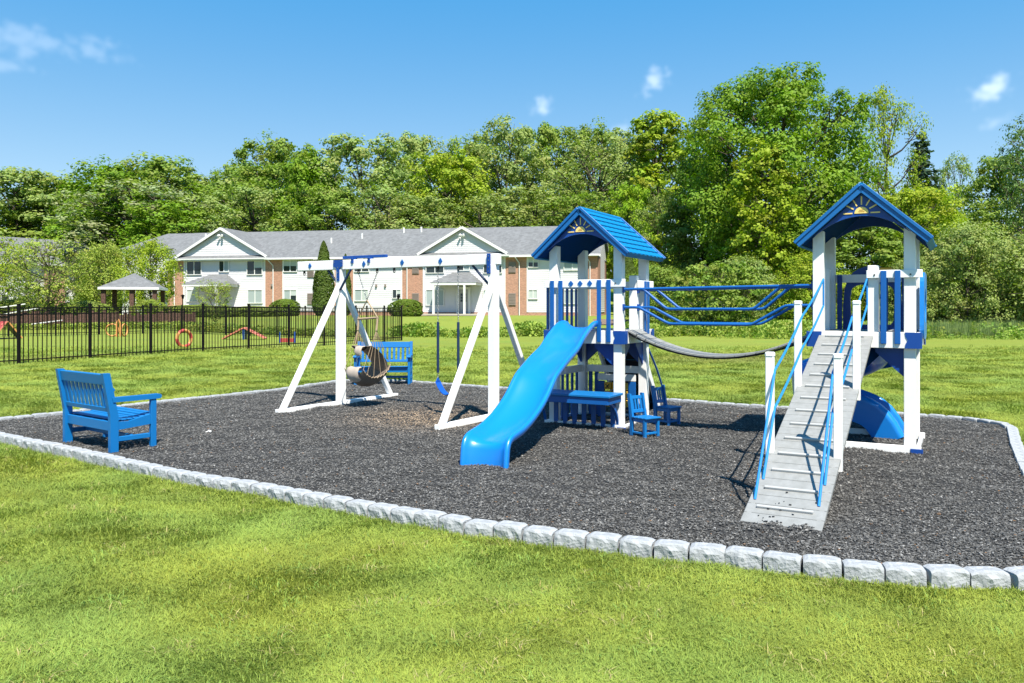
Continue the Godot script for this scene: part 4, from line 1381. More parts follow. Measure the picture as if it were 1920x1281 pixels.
func make_garden_plants() -> void:
	var green := leaf_paint(Color(0.14, 0.215, 0.022))
	var dark := leaf_paint(Color(0.095, 0.15, 0.022))
	var light := leaf_paint(Color(0.21, 0.28, 0.045))
	var round_bush := grow_bush(401, 1.0, 1.0, 5200, 0.055).mesh(green, true)
	for t in [[-21.8, 77.5, 1.75, 2.9, "clipped round bush before the brick strip left of the tall arborvitae"], [-10.1, 77.0, 1.75, 3.3, "larger clipped round bush left of the porch with the door"]]:
		var o := top("round_bush", round_bush, gp(t[0], t[1], land(t[0], -t[1]) - 0.1))
		o.scale = Vector3(t[3], t[2], t[3])
		tag(o, t[4], "bush", "clipped bushes along the apartment building")
	var column := grow_bush(402, 1.0, 0.3, 9000, 0.026, 1.0).mesh(dark, true)
	for t in [[-18.2, 78.0, 7.3, 6.6, "tall dark arborvitae column before the building, beside the swing's post"], [-16.5, 80.0, 6.2, 3.8, "shorter arborvitae just behind the tallest one"], [10.9, 76.0, 6.6, 6.5, "arborvitae seen between the first tower's posts at the building's end"], [13.0, 78.0, 5.6, 7.0, "broad arborvitae beyond the building's end"]]:
		var o := top("arborvitae", column, gp(t[0], t[1], land(t[0], -t[1]) - 0.1))
		o.scale = Vector3(t[3], t[2], t[3])
		tag(o, t[4], "shrub", "arborvitae by the apartment building")
	var hedge := grow_bush(403, 1.0, 1.0, 5200, 0.06).mesh(light, true)
	for t in [[-29.0, 74.0, 1.2, 7.0, "low light green hedge before the far brick corner"], [-24.0, 75.0, 1.1, 5.0, "low light green hedge before the far porch"], [-35.0, 66.0, 1.8, 5.0, "bushy growth beside the picnic shelter's near post"], [-40.0, 66.0, 2.0, 6.0, "bushy growth under the wispy young tree"]]:
		var o := top("hedge", hedge, gp(t[0], t[1], land(t[0], -t[1]) - 0.1))
		o.scale = Vector3(t[3], t[2], 2.0)
		tag(o, t[4], "hedge", "low hedges beyond the dog park")

func make_fence() -> void:
	var f := thing("metal_fence", "black metal picket fence around the dog park", "fence", gp(-15.4, 25.2))
	var org := f.position
	var hh := 1.83
	var post := Mb.new()
	post.box(Vector3(0, hh / 2 + 0.02, 0), Vector3(0.085, hh + 0.1, 0.085), Basis(), 0.006)
	post.box(Vector3(0, hh + 0.08, 0), Vector3(0.1, 0.03, 0.1), Basis(), 0.008)
	var post_m := post.mesh(M.black_metal)
	var pk := Mb.new()
	pk.box(Vector3(0, hh / 2 - 0.04, 0), Vector3(0.023, hh - 0.06, 0.023), Basis(), 0.0)
	var pk_m := pk.mesh(M.black_metal)
	var near := []
	for k in range(-4, 10):
		near.append(gp(-15.4 + 1.08 * k, 25.2 + 2.19 * k) if k < 9 else gp(-6.05, 44.2))
	var back := [gp(-6.05, 44.2), gp(-8.2, 45.6), gp(-10.3, 47.0), gp(-12.4, 48.4), gp(-14.5, 49.8), gp(-16.6, 51.1), gp(-18.6, 52.4), gp(-20.6, 53.7), gp(-22.4, 54.8), gp(-24.8, 54.2), gp(-27.0, 52.8), gp(-29.0, 51.3), gp(-31.2, 50.0), gp(-33.3, 48.8), gp(-35.4, 47.6)]
	var far := Mb.new()
	for run in [near, back]:
		var first: bool = run == near
		for i in run.size():
			var p: Vector3 = run[i] - org
			p.y = land(run[i].x, run[i].z)
			if first or i > 0:
				put("post", post_m, f, p)
			if i + 1 < run.size():
				var q: Vector3 = run[i + 1] - org
				q.y = land(run[i + 1].x, run[i + 1].z)
				var mb := Mb.new()
				for y in [0.16, hh - 0.24, hh - 0.04]:
					mb = Mb.new()
					mb.bar(p + Vector3(0, y, 0), q + Vector3(0, y, 0), 0.03, 0.036, Vector3.UP, 0.0)
					put("rail", mb.mesh(M.black_metal), f)
				var k := roundi(p.distance_to(q) / 0.148)
				for j in range(1, k):
					var c := p.lerp(q, float(j) / k)
					if first:
						put("picket", pk_m, f, c)
					else:
						far.box(c + Vector3(0, hh / 2 - 0.04, 0), Vector3(0.023, hh - 0.06, 0.023), Basis(), 0.0)
	put("far_pickets", far.mesh(M.black_metal), f).set_meta("kind", "stuff")

func ring(mb: Mb, ce: Vector3, rad: float, r: float, b: Basis, from := 0.0, to := TAU) -> void:
	var pts := PackedVector3Array()
	for i in 25:
		var a := lerpf(from, to, i / 24.0)
		pts.append(ce + b * Vector3(cos(a) * rad, sin(a) * rad, 0))
	mb.tube(pts, r, 8, false)

func make_dog_park() -> void:
	# standing hoop, striped red and orange
	var h := thing("agility_hoop", "red and yellow striped upright hoop on the dog park lawn", "hoop", gp(-14.3, 35.2), 1.0)
	for k in 8:
		var mb := Mb.new()
		ring(mb, Vector3(0, 0.44, 0), 0.35, 0.075, Basis(), k * TAU / 8, (k + 1) * TAU / 8 + 0.02)
		put("hoop_segment", mb.mesh(M.red if k % 2 == 0 else M.orange), h)
	# pair of orange hoops joined at the top
	var p := thing("hoop_pair", "pair of orange agility hoops standing one beside the other in the dog park", "hoop", gp(-24.0, 49.2), 0.5)
	for s in [-1.0, 1.0]:
		var mb := Mb.new()
		ring(mb, Vector3(s * 0.33, 0.42, s * 0.15), 0.36, 0.045, Basis(Vector3.UP, 0.35 + s * 0.7))
		put("hoop", mb.mesh(M.orange), p)
		mb = Mb.new()
		mb.tube(PackedVector3Array([Vector3(s * 0.10, 0.82, 0), Vector3(0, 1.08, 0)]), 0.05, 6)
		put("stay", mb.mesh(M.orange), p)
		mb = Mb.new()
		mb.tube(PackedVector3Array([Vector3(s * 0.1, -0.02, 0), Vector3(s * 0.1, 0.82, 0)]), 0.045, 6)
		put("foot_post", mb.mesh(M.orange), p)
	# low ramp: two boards meeting in a ridge
	var a := thing("agility_ramp", "low two sided dog ramp with a pinkish top and dark shaded underside", "dog ramp", gp(-15.0, 45.3), 0.12)
	for s in [-1.0, 1.0]:
		var mb := Mb.new()
		mb.bar(Vector3(s * 1.15, 0.05, 0), Vector3(0, 0.66, 0), 0.8, 0.06)
		put("ramp_board", mb.mesh(M.pink), a)
		for q in 4:
			mb = Mb.new()
			var c := Vector3(s * 1.15, 0.1, 0).lerp(Vector3(0, 0.71, 0), (q + 0.8) / 4.6)
			mb.box(c, Vector3(0.05, 0.03, 0.78), Basis(Vector3.BACK, -s * 0.49))
			put("cleat", mb.mesh(M.red), a)
		mb = Mb.new()
		mb.box(Vector3(0.0, 0.3, s * 0.32), Vector3(0.1, 0.6, 0.08))
		put("leg", mb.mesh(M.deep_blue), a)
	# tall climbing wedge at the edge of the picture
	var w := thing("climbing_wedge", "tall red dog climbing frame cut off by the picture's edge", "dog ramp", gp(-29.1, 46.3), 0.85)
	for s in [-1.0, 1.0]:
		var mb := Mb.new()
		mb.bar(Vector3(s * 0.75, 0.03, 0), Vector3(s * 0.03, 0.98, 0), 0.95, 0.06)
		put("ramp_board", mb.mesh(M.red if s < 0 else M.dark), w)
		for q in 4:
			mb = Mb.new()
			var c := Vector3(s * 0.75, 0.03, 0).lerp(Vector3(0, 0.98, 0), (q + 0.6) / 4.4) + Vector3(s * 0.035, 0.025, 0)
			mb.box(c + Vector3(0, 0, (q % 2) * 0.3 - 0.15), Vector3(0.1, 0.05, 0.2), Basis(Vector3.BACK, -s * 0.92))
			put("hold", mb.mesh([M.paper, M.pink, M.yellow, M.rope][q] if s > 0 else M.pink), w)
		mb = Mb.new()
		mb.bar(Vector3(s * 0.75, 0.03, 0.49), Vector3(s * 0.02, 1.0, 0.49), 0.03, 0.07)
		put("edge_strip", mb.mesh(M.orange if s > 0 else M.pink), w)
	var cr := Mb.new()
	cr.bar(Vector3(-0.72, 0.05, 0.44), Vector3(0.72, 0.05, 0.44), 0.05, 0.05)
	put("crossbar", cr.mesh(M.dark), w)
	# low jump
	var j := thing("agility_jump", "low red jump board between blue posts in the dog park", "dog jump", gp(-11.4, 41.0), 0.1)
	var mb2 := Mb.new()
	mb2.box(Vector3(0, 0.13, 0), Vector3(0.72, 0.2, 0.08))
	put("board", mb2.mesh(M.red), j)
	for s in [-1.0, 1.0]:
		mb2 = Mb.new()
		mb2.box(Vector3(s * 0.37, 0.28, 0.09), Vector3(0.06, 0.56, 0.06))
		put("post", mb2.mesh(M.deep_blue), j)
	# old timber wall with sloping white handrails behind the dog park
	var t := thing("timber_wall", "weathered brown upright timber wall behind the dog park fence", "wall", gp(-33.0, 60.5), 0.18)
	for i in 62:
		mb2 = Mb.new()
		var hh := 0.95 + 0.12 * sin(i * 2.3) + 0.1 * sin(i * 0.37)
		mb2.box(Vector3(-9.0 + i * 0.29, hh / 2 + 0.42, 0.03 * sin(i * 1.9)), Vector3(0.26, hh, 0.12))
		put("plank", mb2.mesh(M.wood_dark), t)
	for q in [[-10.0, 0.95, -3.0, 2.05, 0.5], [-6.4, 0.9, -2.0, 1.75, 0.75], [-2.6, 0.55, -0.4, 0.85, 0.75]]:
		var hr := thing("handrail", ["upper long pale handrail sloping up along the timber wall", "middle pale handrail sloping up along the timber wall", "short pale handrail low on the timber wall"][[-10.0, -6.4, -2.6].find(q[0])], "handrail", t.position, 0.18, "handrails at the timber wall")
		mb2 = Mb.new()
		mb2.bar(Vector3(q[0], q[1], q[4]), Vector3(q[2], q[3], q[4]), 0.06, 0.07)
		put("rail", mb2.mesh(M.trim), hr)
		for x in [0.08, 0.92]:
			mb2 = Mb.new()
			var p2 := Vector3(q[0], q[1], q[4]).lerp(Vector3(q[2], q[3], q[4]), x)
			mb2.tube(PackedVector3Array([Vector3(p2.x, 0.0, p2.z), p2]), 0.03, 6)
			put("post", mb2.mesh(M.wood_dark), hr)

func tp(off: Vector3, u: float, y: float, w: float) -> Vector3:   # a place in a tower: u along the front, w towards the back
	return Vector3(off.x + u, off.y + y, off.z - w)

func block(called: String, parent: Node3D, m: Material, ce: Vector3, s: Vector3, b := Basis(), ch := 0.005) -> MeshInstance3D:
	var mb := Mb.new()
	mb.box(ce, s, b, ch)
	return put(called, mb.mesh(m), parent)

func screw(parent: Node3D, at: Vector3) -> void:
	var mb := Mb.new()
	mb.tube(PackedVector3Array([at, at + Vector3(0, 0, 0.006)]), 0.011, 8)
	put("screw", mb.mesh(M.dark), parent)

func tower(ps: Node3D, off: Vector3, second: bool) -> void:
	for q in [[0.0, 0.0], [S, 0.0], [0.0, S], [S, S]]:
		block("post", ps, M.white, tp(off, q[0], 1.37, q[1]), Vector3(0.135, 2.82, 0.135))
	# deck
	for i in 8:
		block("deck_board", ps, M.grey, tp(off, S / 2, 1.455, -0.02 + i * 0.16), Vector3(S + 0.12, 0.03, 0.15))
	var o := 0.092
	for q in [[S / 2, -o, true], [S / 2, S + o, true], [-o, S / 2, false], [S + o, S / 2, false]]:
		block("rim_board", ps, M.white, tp(off, q[0], 1.367, q[1]), Vector3(S + 0.26, 0.2, 0.04) if q[2] else Vector3(0.04, 0.198, S + 0.14))
	# blue corner brackets on the rim, notched on the inner edge
	for q in [[0.0, -1.0, 0.0], [S, 1.0, 0.0], [S, 1.0, S], [0.0, -1.0, S]]:
		var s: float = q[1]
		var pl := PackedVector2Array([Vector2(-0.052, -0.1), Vector2(0.132, -0.1), Vector2(0.132, 0.1), Vector2(-0.052, 0.1), Vector2(-0.045, 0.045), Vector2(-0.022, 0.0), Vector2(-0.045, -0.045)])
		if s < 0:
			for i in pl.size():
				pl[i].x = -pl[i].x
		var mb := Mb.new()
		var front: float = -o - 0.024 if q[2] == 0.0 else S + o + 0.024
		mb.prism(pl, 0.008, Transform3D(Basis(), tp(off, q[0], 1.367, front)))
		mb.box(tp(off, q[0] + s * 0.134, 1.367, q[2] + (-0.06 if q[2] == 0.0 else 0.06)), Vector3(0.008, 0.2, 0.12))
		put("corner_bracket", mb.mesh(M.deep_blue), ps)
	# knee braces
	for q in [[0.0, 0.0], [S, 0.0], [0.0, S], [S, S]]:
		for k in 2:
			var sx := 1.0 if q[0] == 0.0 else -1.0
			var sw := 1.0 if q[1] == 0.0 else -1.0
			var pl := PackedVector2Array([Vector2(0.068, 0.0), Vector2(0.40, 0.0), Vector2(0.40, -0.05), Vector2(0.068, -0.36)])
			var mb := Mb.new()
			var b := Basis(Vector3(sx, 0, 0), Vector3.UP, Vector3(0, 0, 1)) if k == 0 else Basis(Vector3(0, 0, -sw), Vector3.UP, Vector3(1, 0, 0))
			mb.prism(pl, 0.03, Transform3D(b, tp(off, q[0], 1.264, q[1])))
			put("knee_brace", mb.mesh(M.deep_blue), ps)
	if second:   # an odd brace under the gate post
		var mb := Mb.new()
		mb.prism(PackedVector2Array([Vector2(0.50, 1.264), Vector2(0.82, 1.264), Vector2(0.52, 0.95), Vector2(0.46, 0.95)]), 0.03, Transform3D(Basis(), tp(off, 0, 0, 0.14)))
		put("knee_brace", mb.mesh(M.roof_under), ps)
	# ground frame
	for q in [[S / 2, -o, true], [S / 2, S + o, true], [-o, S / 2, false], [S + o, S / 2, false]]:
		block("ground_board", ps, M.white, tp(off, q[0], 0.0, q[1]), Vector3(S + 0.26, 0.11, 0.04) if q[2] else Vector3(0.04, 0.108, S + 0.14))
	block("corner_bracket", ps, M.deep_blue, tp(off, S + 0.08, -0.005, -0.118), Vector3(0.14, 0.06, 0.01))
	make_tower_roof(ps, off)

func make_tower_roof(ps: Node3D, off: Vector3) -> void:
	var hp := 3.345
	var he := 2.655
	var half := S / 2 + 0.2266
	var w0 := -0.257
	var w1 := S + 0.277
	var r := thing_part("roof", ps)
	for s in [-1.0, 1.0]:
		var dir := Vector3(s * half, he - hp, 0)
		var len := dir.length()
		dir /= len
		var up := Vector3(-dir.y * s, absf(dir.x), 0)
		up = Vector3(s * absf(dir.y), absf(dir.x), 0)
		var ridge := tp(off, S / 2, hp - 0.02, 0)
		ridge.z = off.z
		# the shell under the tiles
		var sh := Mb.new()
		var bs := Basis(dir, up, dir.cross(up))
		var mid := ridge + dir * len * 0.5 - up * 0.045 + Vector3(0, 0, -(w0 + w1) / 2)
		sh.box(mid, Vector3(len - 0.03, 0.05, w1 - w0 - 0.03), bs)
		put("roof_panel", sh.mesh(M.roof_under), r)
		for i in 8:
			var mb := Mb.new()
			var rows := []
			var seg := 72
			for k in 5:
				var row := PackedVector3Array()
				for j in seg + 1:
					var f := float(j) / seg
					var ph := f * 9.0
					var wave := absf(sin(PI * ph))
					var jog := 0.5 - 0.5 * cos(TAU * ph)
					var low := (i + 1) / 8.0 * len + 0.012 + 0.016 * jog
					var high := i / 8.0 * len
					var a: float = [high, lerpf(high, low, 0.5), low - 0.012, low, low][k]
					var lift: float = [0.0, 0.008, 0.017, 0.012, -0.012][k] + 0.008 * wave * [0.0, 0.5, 1.0, 1.0, 0.3][k]
					row.append(ridge + dir * a + up * lift + Vector3(0, 0, -lerpf(w0, w1, f)))
				rows.append(row)
			if s > 0:
				rows.reverse()
			mb.sheet(rows)
			put("tile_course", mb.mesh(M.roof_blue), r)
		# stepped verge boards along both gables
		for q in [w0 - 0.012, w1 + 0.012]:
			var vb := Mb.new()
			vb.bar(ridge + Vector3(0, 0, -q) - up * 0.035 + dir * 0.0, ridge + Vector3(0, 0, -q) + dir * (len + 0.03) - up * 0.025, 0.035, 0.085, up)
			vb.bar(ridge + Vector3(0, 0, -q + (0.02 if q < 0 else -0.02)) + dir * 0.02 + up * 0.012, ridge + Vector3(0, 0, -q + (0.02 if q < 0 else -0.02)) + dir * (len + 0.035) + up * 0.012, 0.03, 0.04, up)
			put("verge_board", vb.mesh(M.verge_blue), r)
		var ea := Mb.new()
		ea.box(ridge + dir * (len + 0.012) - up * 0.03 + Vector3(0, 0, -(w0 + w1) / 2), Vector3(0.03, 0.085, w1 - w0 - 0.02), bs)
		put("eave_lip", ea.mesh(M.roof_blue), r)
	var cap := Mb.new()
	cap.tube(PackedVector3Array([tp(off, S / 2, hp - 0.03, w0 - 0.02), tp(off, S / 2, hp - 0.03, w1 + 0.02)]), 0.035, 10)
	put("ridge_cap", cap.mesh(M.roof_blue), r)
	# gable panels with arched lower edge and the raised sun
	for q in [-0.208, S + 0.22]:
		var pl := PackedVector2Array([Vector2(0, hp - 0.13)])
		pl.append(Vector2(-0.56, hp - 0.13 - 0.56 * 0.9))
		for k in 17:
			var t := k / 8.0 - 1.0
			pl.append(Vector2(t * 0.52, 2.935 - 0.20 * t * t))
		pl.append(Vector2(0.56, hp - 0.13 - 0.56 * 0.9))
		var mb := Mb.new()
		mb.prism(pl, 0.025, Transform3D(Basis(), tp(off, S / 2, 0, q)))
		var g := put("gable_panel", mb.mesh(M.deep_blue), ps)
		var face: float = 0.016 if q < 0 else -0.016
		var sun := PackedVector2Array()
		for k in 15:
			var a := PI * k / 14.0
			sun.append(Vector2(cos(a), sin(a)) * 0.082)
		mb = Mb.new()
		var c := tp(off, S / 2, 2.967, q) + Vector3(0, 0, face)
		mb.prism(sun, 0.008, Transform3D(Basis(), c))
		put("sun_disc", mb.mesh(M.sun_yellow), g)
		mb = Mb.new()
		for k in 2:   # the small raised marks on the disc
			mb.box(c + Vector3(0, 0.022 + 0.02 * k, face * 0.32), Vector3(0.07 - 0.02 * k, 0.008, 0.002), Basis(), 0.0)
		put("sun_mark", mb.mesh(M.sun_brown), g).set_meta("kind", "stuff")
		for k in 7:
			var a := PI * k / 6.0
			var d := Vector3(cos(a), sin(a) * 0.98, 0)
			mb = Mb.new()
			mb.bar(c + d * 0.105 + Vector3(0, 0.004, 0), c + d * 0.215 + Vector3(0, 0.004, 0), 0.016, 0.008, Vector3.BACK, 0.0)
			put("sun_ray", mb.mesh(M.sun_yellow), g)

func thing_part(called: String, parent: Node3D) -> Node3D:
	var o := Node3D.new()
	o.name = called
	parent.add_child(o, true)
	return o

func sweep(mb: Mb, path: PackedVector3Array, sides: PackedVector3Array, sect: Array) -> void:   # an open profile (across, up) carried along a path
	var rows := []
	var way := 1.0
	for i in path.size():
		var t := (path[mini(i + 1, path.size() - 1)] - path[maxi(i - 1, 0)]).normalized()
		var x := (sides[i] - t * sides[i].dot(t)).normalized()
		var n := t.cross(x).normalized()
		if i == 0:
			way = signf(n.y)
		n *= way
		var row := PackedVector3Array()
		for q in sect:
			row.append(path[i] + x * q[0] + n * q[1])
		rows.append(row)
	mb.sheet(rows)

func trough(half: float, deep: float) -> Array:
	var s := []
	for q in [[-1.02, -0.9], [-1.10, -0.55], [-1.10, -0.15], [-1.05, -0.03], [-0.98, 0.0], [-0.91, -0.07], [-0.85, -0.3], [-0.74, -0.58], [-0.56, -0.82], [-0.3, -0.98], [0.0, -1.03]]:
		s.append([q[0] * half, q[1] * deep])
	for k in range(9, -1, -1):
		s.append([-s[k][0], s[k][1]])
	return s

func make_playset() -> void:
	var ps := thing("play_set", "blue and white play set of two roofed towers joined by a hanging bridge", "play set", gp(0.6761, 12.718), -0.5057)
	var A := Vector3(0, -0.02, 0)
	var B := Vector3(RT.x, RT.y, RT.z)
	tower(ps, A, false)
	tower(ps, B, true)
	var o := 0.092
	var so := 0.124
	# ---- first tower: rails, diamonds, slats
	var fr := block("rail", ps, M.white, tp(A, S / 2, 2.185, -o), Vector3(S + 0.26, 0.118, 0.04))
	for u in [0.33, 0.485, 0.645]:
		var mb := Mb.new()
		mb.prism(PackedVector2Array([Vector2(0.042, 0), Vector2(0, 0.048), Vector2(-0.042, 0), Vector2(0, -0.048)]), 0.012, Transform3D(Basis(), tp(A, u, 2.185, -o - 0.024)))
		put("diamond", mb.mesh(M.blue), fr)
	screw(fr, tp(A, -0.02, 2.18, -o - 0.022))
	screw(fr, tp(A, S - 0.02, 2.18, -o - 0.022))
	for u in [0.01, 0.155, 0.80, 0.955]:
		block("slat", ps, M.blue, tp(A, u, 1.765, -so), Vector3(0.066, 0.94, 0.024))
	block("rail", ps, M.white, tp(A, -o, 2.185, S / 2), Vector3(0.04, 0.118, S + 0.14))
	for k in 7:
		block("slat", ps, M.blue, tp(A, -so, 1.765, k * 0.18), Vector3(0.024, 0.94, 0.066))
	block("rail", ps, M.white, tp(A, S / 2, 2.185, S + o), Vector3(S + 0.26, 0.118, 0.04))
	block("gate_post", ps, M.white, tp(A, S, 1.89, 0.63), Vector3(0.12, 0.86, 0.12))
	block("rail", ps, M.white, tp(A, S + o, 2.185, 0.86), Vector3(0.04, 0.118, 0.58))
	for w in [0.82, 0.95]:
		block("slat", ps, M.blue, tp(A, S + so, 1.765, w), Vector3(0.024, 0.94, 0.066))
	# ---- first tower, ground floor: low rails, slats, counter, noughts-and-crosses board
	block("rail", ps, M.white, tp(A, 0.0, 0.80, S / 2), Vector3(0.05, 0.115, S - 0.137))
	for k in 5:
		block("slat", ps, M.blue, tp(A, -0.03, 0.38, 0.16 + k * 0.185), Vector3(0.024, 0.72, 0.07))
	block("rail", ps, M.white, tp(A, S / 2, 0.80, S), Vector3(S - 0.137, 0.115, 0.05))
	for u in [0.13, 0.24]:
		block("slat", ps, M.blue, tp(A, u, 0.38, S + 0.03), Vector3(0.07, 0.72, 0.024))
	block("rail", ps, M.white, tp(A, 0.63, 0.665, S - 0.05), Vector3(0.66, 0.11, 0.04))
	for u in [0.36, 0.90]:
		block("board_post", ps, M.blue, tp(A, u, 0.3, S - 0.05), Vector3(0.12, 0.6, 0.035))
	var grid := thing_part("game_board", ps)
	for i in 3:
		for j in 3:
			var c := tp(A, 0.49 + i * 0.135, 0.52 - j * 0.14, S - 0.06)
			var cube := block("tile", grid, M.yellow, c, Vector3(0.118, 0.12, 0.09), Basis(), 0.008)
			if (i + j) % 2 == 0:
				var mb := Mb.new()
				for s in [-1.0, 1.0]:
					mb.bar(c + Vector3(-0.035, -0.035 * s, 0.047), c + Vector3(0.035, 0.035 * s, 0.047), 0.012, 0.006, Vector3.BACK, 0.0)
				cube.set_meta("label", "yellow tile with a cross")
				grid.add_child(_marked("mark", mb.mesh(M.dark)), true)
			else:
				var mb := Mb.new()
				ring(mb, c + Vector3(0, 0, 0.046), 0.032, 0.006, Basis())
				cube.set_meta("label", "yellow tile with a nought")
				grid.add_child(_marked("mark", mb.mesh(M.dark)), true)
	for k in 7:
		block("slat", ps, M.blue, tp(A, 0.07 + k * 0.158, 0.21, -0.10), Vector3(0.075, 0.52, 0.024))
	var top_b := thing_part("counter", ps)
	block("counter_top", top_b, M.bench_blue, tp(A, 0.53, 0.525, -0.37), Vector3(1.30, 0.035, 0.54), Basis(), 0.006)
	block("apron", top_b, M.blue, tp(A, 0.53, 0.455, -0.605), Vector3(1.24, 0.10, 0.03))
	for u in [-0.075, 1.135]:
		block("apron", top_b, M.blue, tp(A, u, 0.455, -0.345), Vector3(0.03, 0.10, 0.488))
		var outer := PackedVector2Array()
		var inner := PackedVector2Array()
		for k in 11:
			var t := k / 10.0
			var a := t * PI / 2
			outer.append(Vector2(0.46 - 0.46 * sin(a), 0.0 - 0.43 * (1.0 - cos(a))))
			inner.append(Vector2(0.36 - 0.36 * sin(a), 0.0 - 0.33 * (1.0 - cos(a)) - 0.0) + Vector2(0.0, -0.0))
		var br := Mb.new()
		br.ring_prism(outer, inner, 0.04, Transform3D(Basis(Vector3(0, 0, 1), Vector3.UP, Vector3(-1, 0, 0)), tp(A, u - 0.045, 0.405, -0.095)), false)
		put("counter_brace", br.mesh(M.blue), top_b)
	# ---- climbing wall at the back of the first tower with its hand rope
	var cw := thing_part("climbing_wall", ps)
	var c0 := tp(A, 0.0, 1.40, 1.20)
	var c1 := tp(A, 0.0, 0.0, 2.35)
	for u in [0.16, 0.92]:
		var mb := Mb.new()
		mb.bar(c0 + Vector3(u, 0, 0), c1 + Vector3(u, -0.05, 0), 0.05, 0.13, Vector3(0, 0.6, -0.6).normalized())
		put("stringer", mb.mesh(M.white), cw)
	for k in 9:
		var mb := Mb.new()
		var t0 := k / 9.0
		mb.bar(c0.lerp(c1, t0 + 0.004) + Vector3(0.54, 0.0, 0), c0.lerp(c1, t0 + 0.106) + Vector3(0.54, 0.0, 0), 0.70, 0.03, Vector3(0, 0.6, -0.6).normalized())
		put("climbing_board", mb.mesh(M.dark), cw)
	block("top_bar", cw, M.white, tp(A, 0.54, 1.19, 1.25), Vector3(0.95, 0.1, 0.05))
	var hr := Mb.new()
	hr.tube(smooth_curve(PackedVector3Array([tp(A, 1.06, 1.3, 1.15), tp(A, 1.08, 0.75, 1.75), tp(A, 1.08, 0.2, 2.2), tp(A, 1.04, 0.1, 2.3)]), 5), 0.017, 8)
	put("hand_rail", hr.mesh(M.blue), cw)
	# ---- wave slide
	var path := PackedVector3Array()
	var sides := PackedVector3Array()
	for q in smooth_curve(PackedVector3Array([Vector3(-0.12, 1.585, 0), Vector3(0.05, 1.60, 0), Vector3(0.3, 1.565, 0), Vector3(0.7, 1.41, 0), Vector3(1.0, 1.255, 0), Vector3(1.42, 1.122, 0), Vector3(1.75, 1.0, 0), Vector3(1.95, 0.91, 0), Vector3(2.2, 0.735, 0), Vector3(2.42, 0.61, 0), Vector3(2.72, 0.488, 0), Vector3(3.02, 0.405, 0), Vector3(3.24, 0.372, 0), Vector3(3.38, 0.352, 0), Vector3(3.475, 0.31, 0), Vector3(3.53, 0.235, 0), Vector3(3.555, 0.14, 0), Vector3(3.57, 0.03, 0), Vector3(3.58, -0.08, 0)]), 6):
		path.append(Vector3(0, q.y, q.x))
		sides.append(Vector3.RIGHT)
	var sl := Mb.new()
	sweep(sl, path, sides, trough(0.272, 0.105))
	var slide := put("slide", sl.mesh(M.slide), ps, tp(A, 0.485, 0.02, -0.09))
	slide.rotation.y = 0.107
	slide.set_meta("label", "bright blue wave slide at the front of the first tower")
	# ---- hanging bridge
	var bx0 := S + 0.10
	var bx1 := B.x - 0.10
	var planks := 18
	for k in planks:
		var f0 := (k + 0.5) / planks
		var mb := Mb.new()
		var y := 1.455 - 1.42 * f0 * (1.0 - f0)
		var slope := -1.42 * (1.0 - 2.0 * f0) / (bx1 - bx0)
		mb.box(Vector3(lerpf(bx0, bx1, f0), y, -0.33 + 0.17 * f0), Vector3(0.147, 0.03, 0.52), Basis(Vector3.BACK, atan(slope)))
		put("bridge_plank", mb.mesh(M.grey), ps)
	for w in [0.12, 0.54]:
		var pts := PackedVector3Array()
		for k in 25:
			var f := k / 24.0
			pts.append(Vector3(lerpf(bx0 - 0.05, bx1 + 0.05, f), 1.428 - 1.42 * f * (1.0 - f), -w + 0.17 * f))
		var mb := Mb.new()
		mb.tube(pts, 0.014, 6)
		put("bridge_chain", mb.mesh(M.dark), ps)
	for k in 2:
		var w := -0.01 + k * 0.64
		var x0 := S + 0.07
		var x1 := B.x - 0.07
		for q in [
				[[x0, 2.07], [x1, 2.09]],
				[[1.47, 2.07], [1.84, 1.775], [3.10, 1.775], [3.47, 2.085]],
				[[x0, 1.80], [1.40, 1.80], [1.87, 1.56], [3.07, 1.56], [3.53, 1.825], [x1, 1.825]]]:
			var pts := PackedVector3Array()
			for i in q.size():
				var p := Vector3(q[i][0], q[i][1], -w + 0.17 * (q[i][0] - S) / 2.87)
				if i > 0 and i < q.size() - 1:   # rounded bend
					var a := Vector3(q[i - 1][0], q[i - 1][1], -w + 0.17 * (q[i - 1][0] - S) / 2.87)
					var b := Vector3(q[i + 1][0], q[i + 1][1], -w + 0.17 * (q[i + 1][0] - S) / 2.87)
					pts.append(p + (a - p).normalized() * 0.06)
					pts.append(p + ((a - p).normalized() + (b - p).normalized()) * 0.012)
					pts.append(p + (b - p).normalized() * 0.06)
				else:
					pts.append(p)
			var mb := Mb.new()
			mb.tube(pts, 0.021, 10)
			put("handrail", mb.mesh(M.blue), ps)
		for y in [2.07, 1.80]:
			block("rail_socket", ps, M.deep_blue, Vector3(x0 + 0.005, y, -w), Vector3(0.03, 0.1, 0.07))
			block("rail_socket", ps, M.deep_blue, Vector3(x1 - 0.005, y + 0.02, -w + 0.17), Vector3(0.03, 0.1, 0.07))
	# ---- second tower: rails, slats, plastic panels
	block("gate_post", ps, M.white, tp(B, 0.66, 1.885, 0.0), Vector3(0.13, 0.86, 0.12))
	block("gate_post", ps, M.white, tp(B, 0.0, 1.885, 0.62), Vector3(0.12, 0.84, 0.12))
	var rr := block("rail", ps, M.white, tp(B, 0.905, 2.20, -o), Vector3(0.64, 0.10, 0.04))
	screw(rr, tp(B, 0.68, 2.19, -o - 0.022))
	screw(rr, tp(B, 1.09, 2.19, -o - 0.022))
	for u in [0.785, 0.945]:
		block("slat", ps, M.blue, tp(B, u, 1.78, -so), Vector3(0.068, 0.92, 0.024))
	block("rail", ps, M.white, tp(B, -o, 2.20, 0.86), Vector3(0.04, 0.10, 0.58))
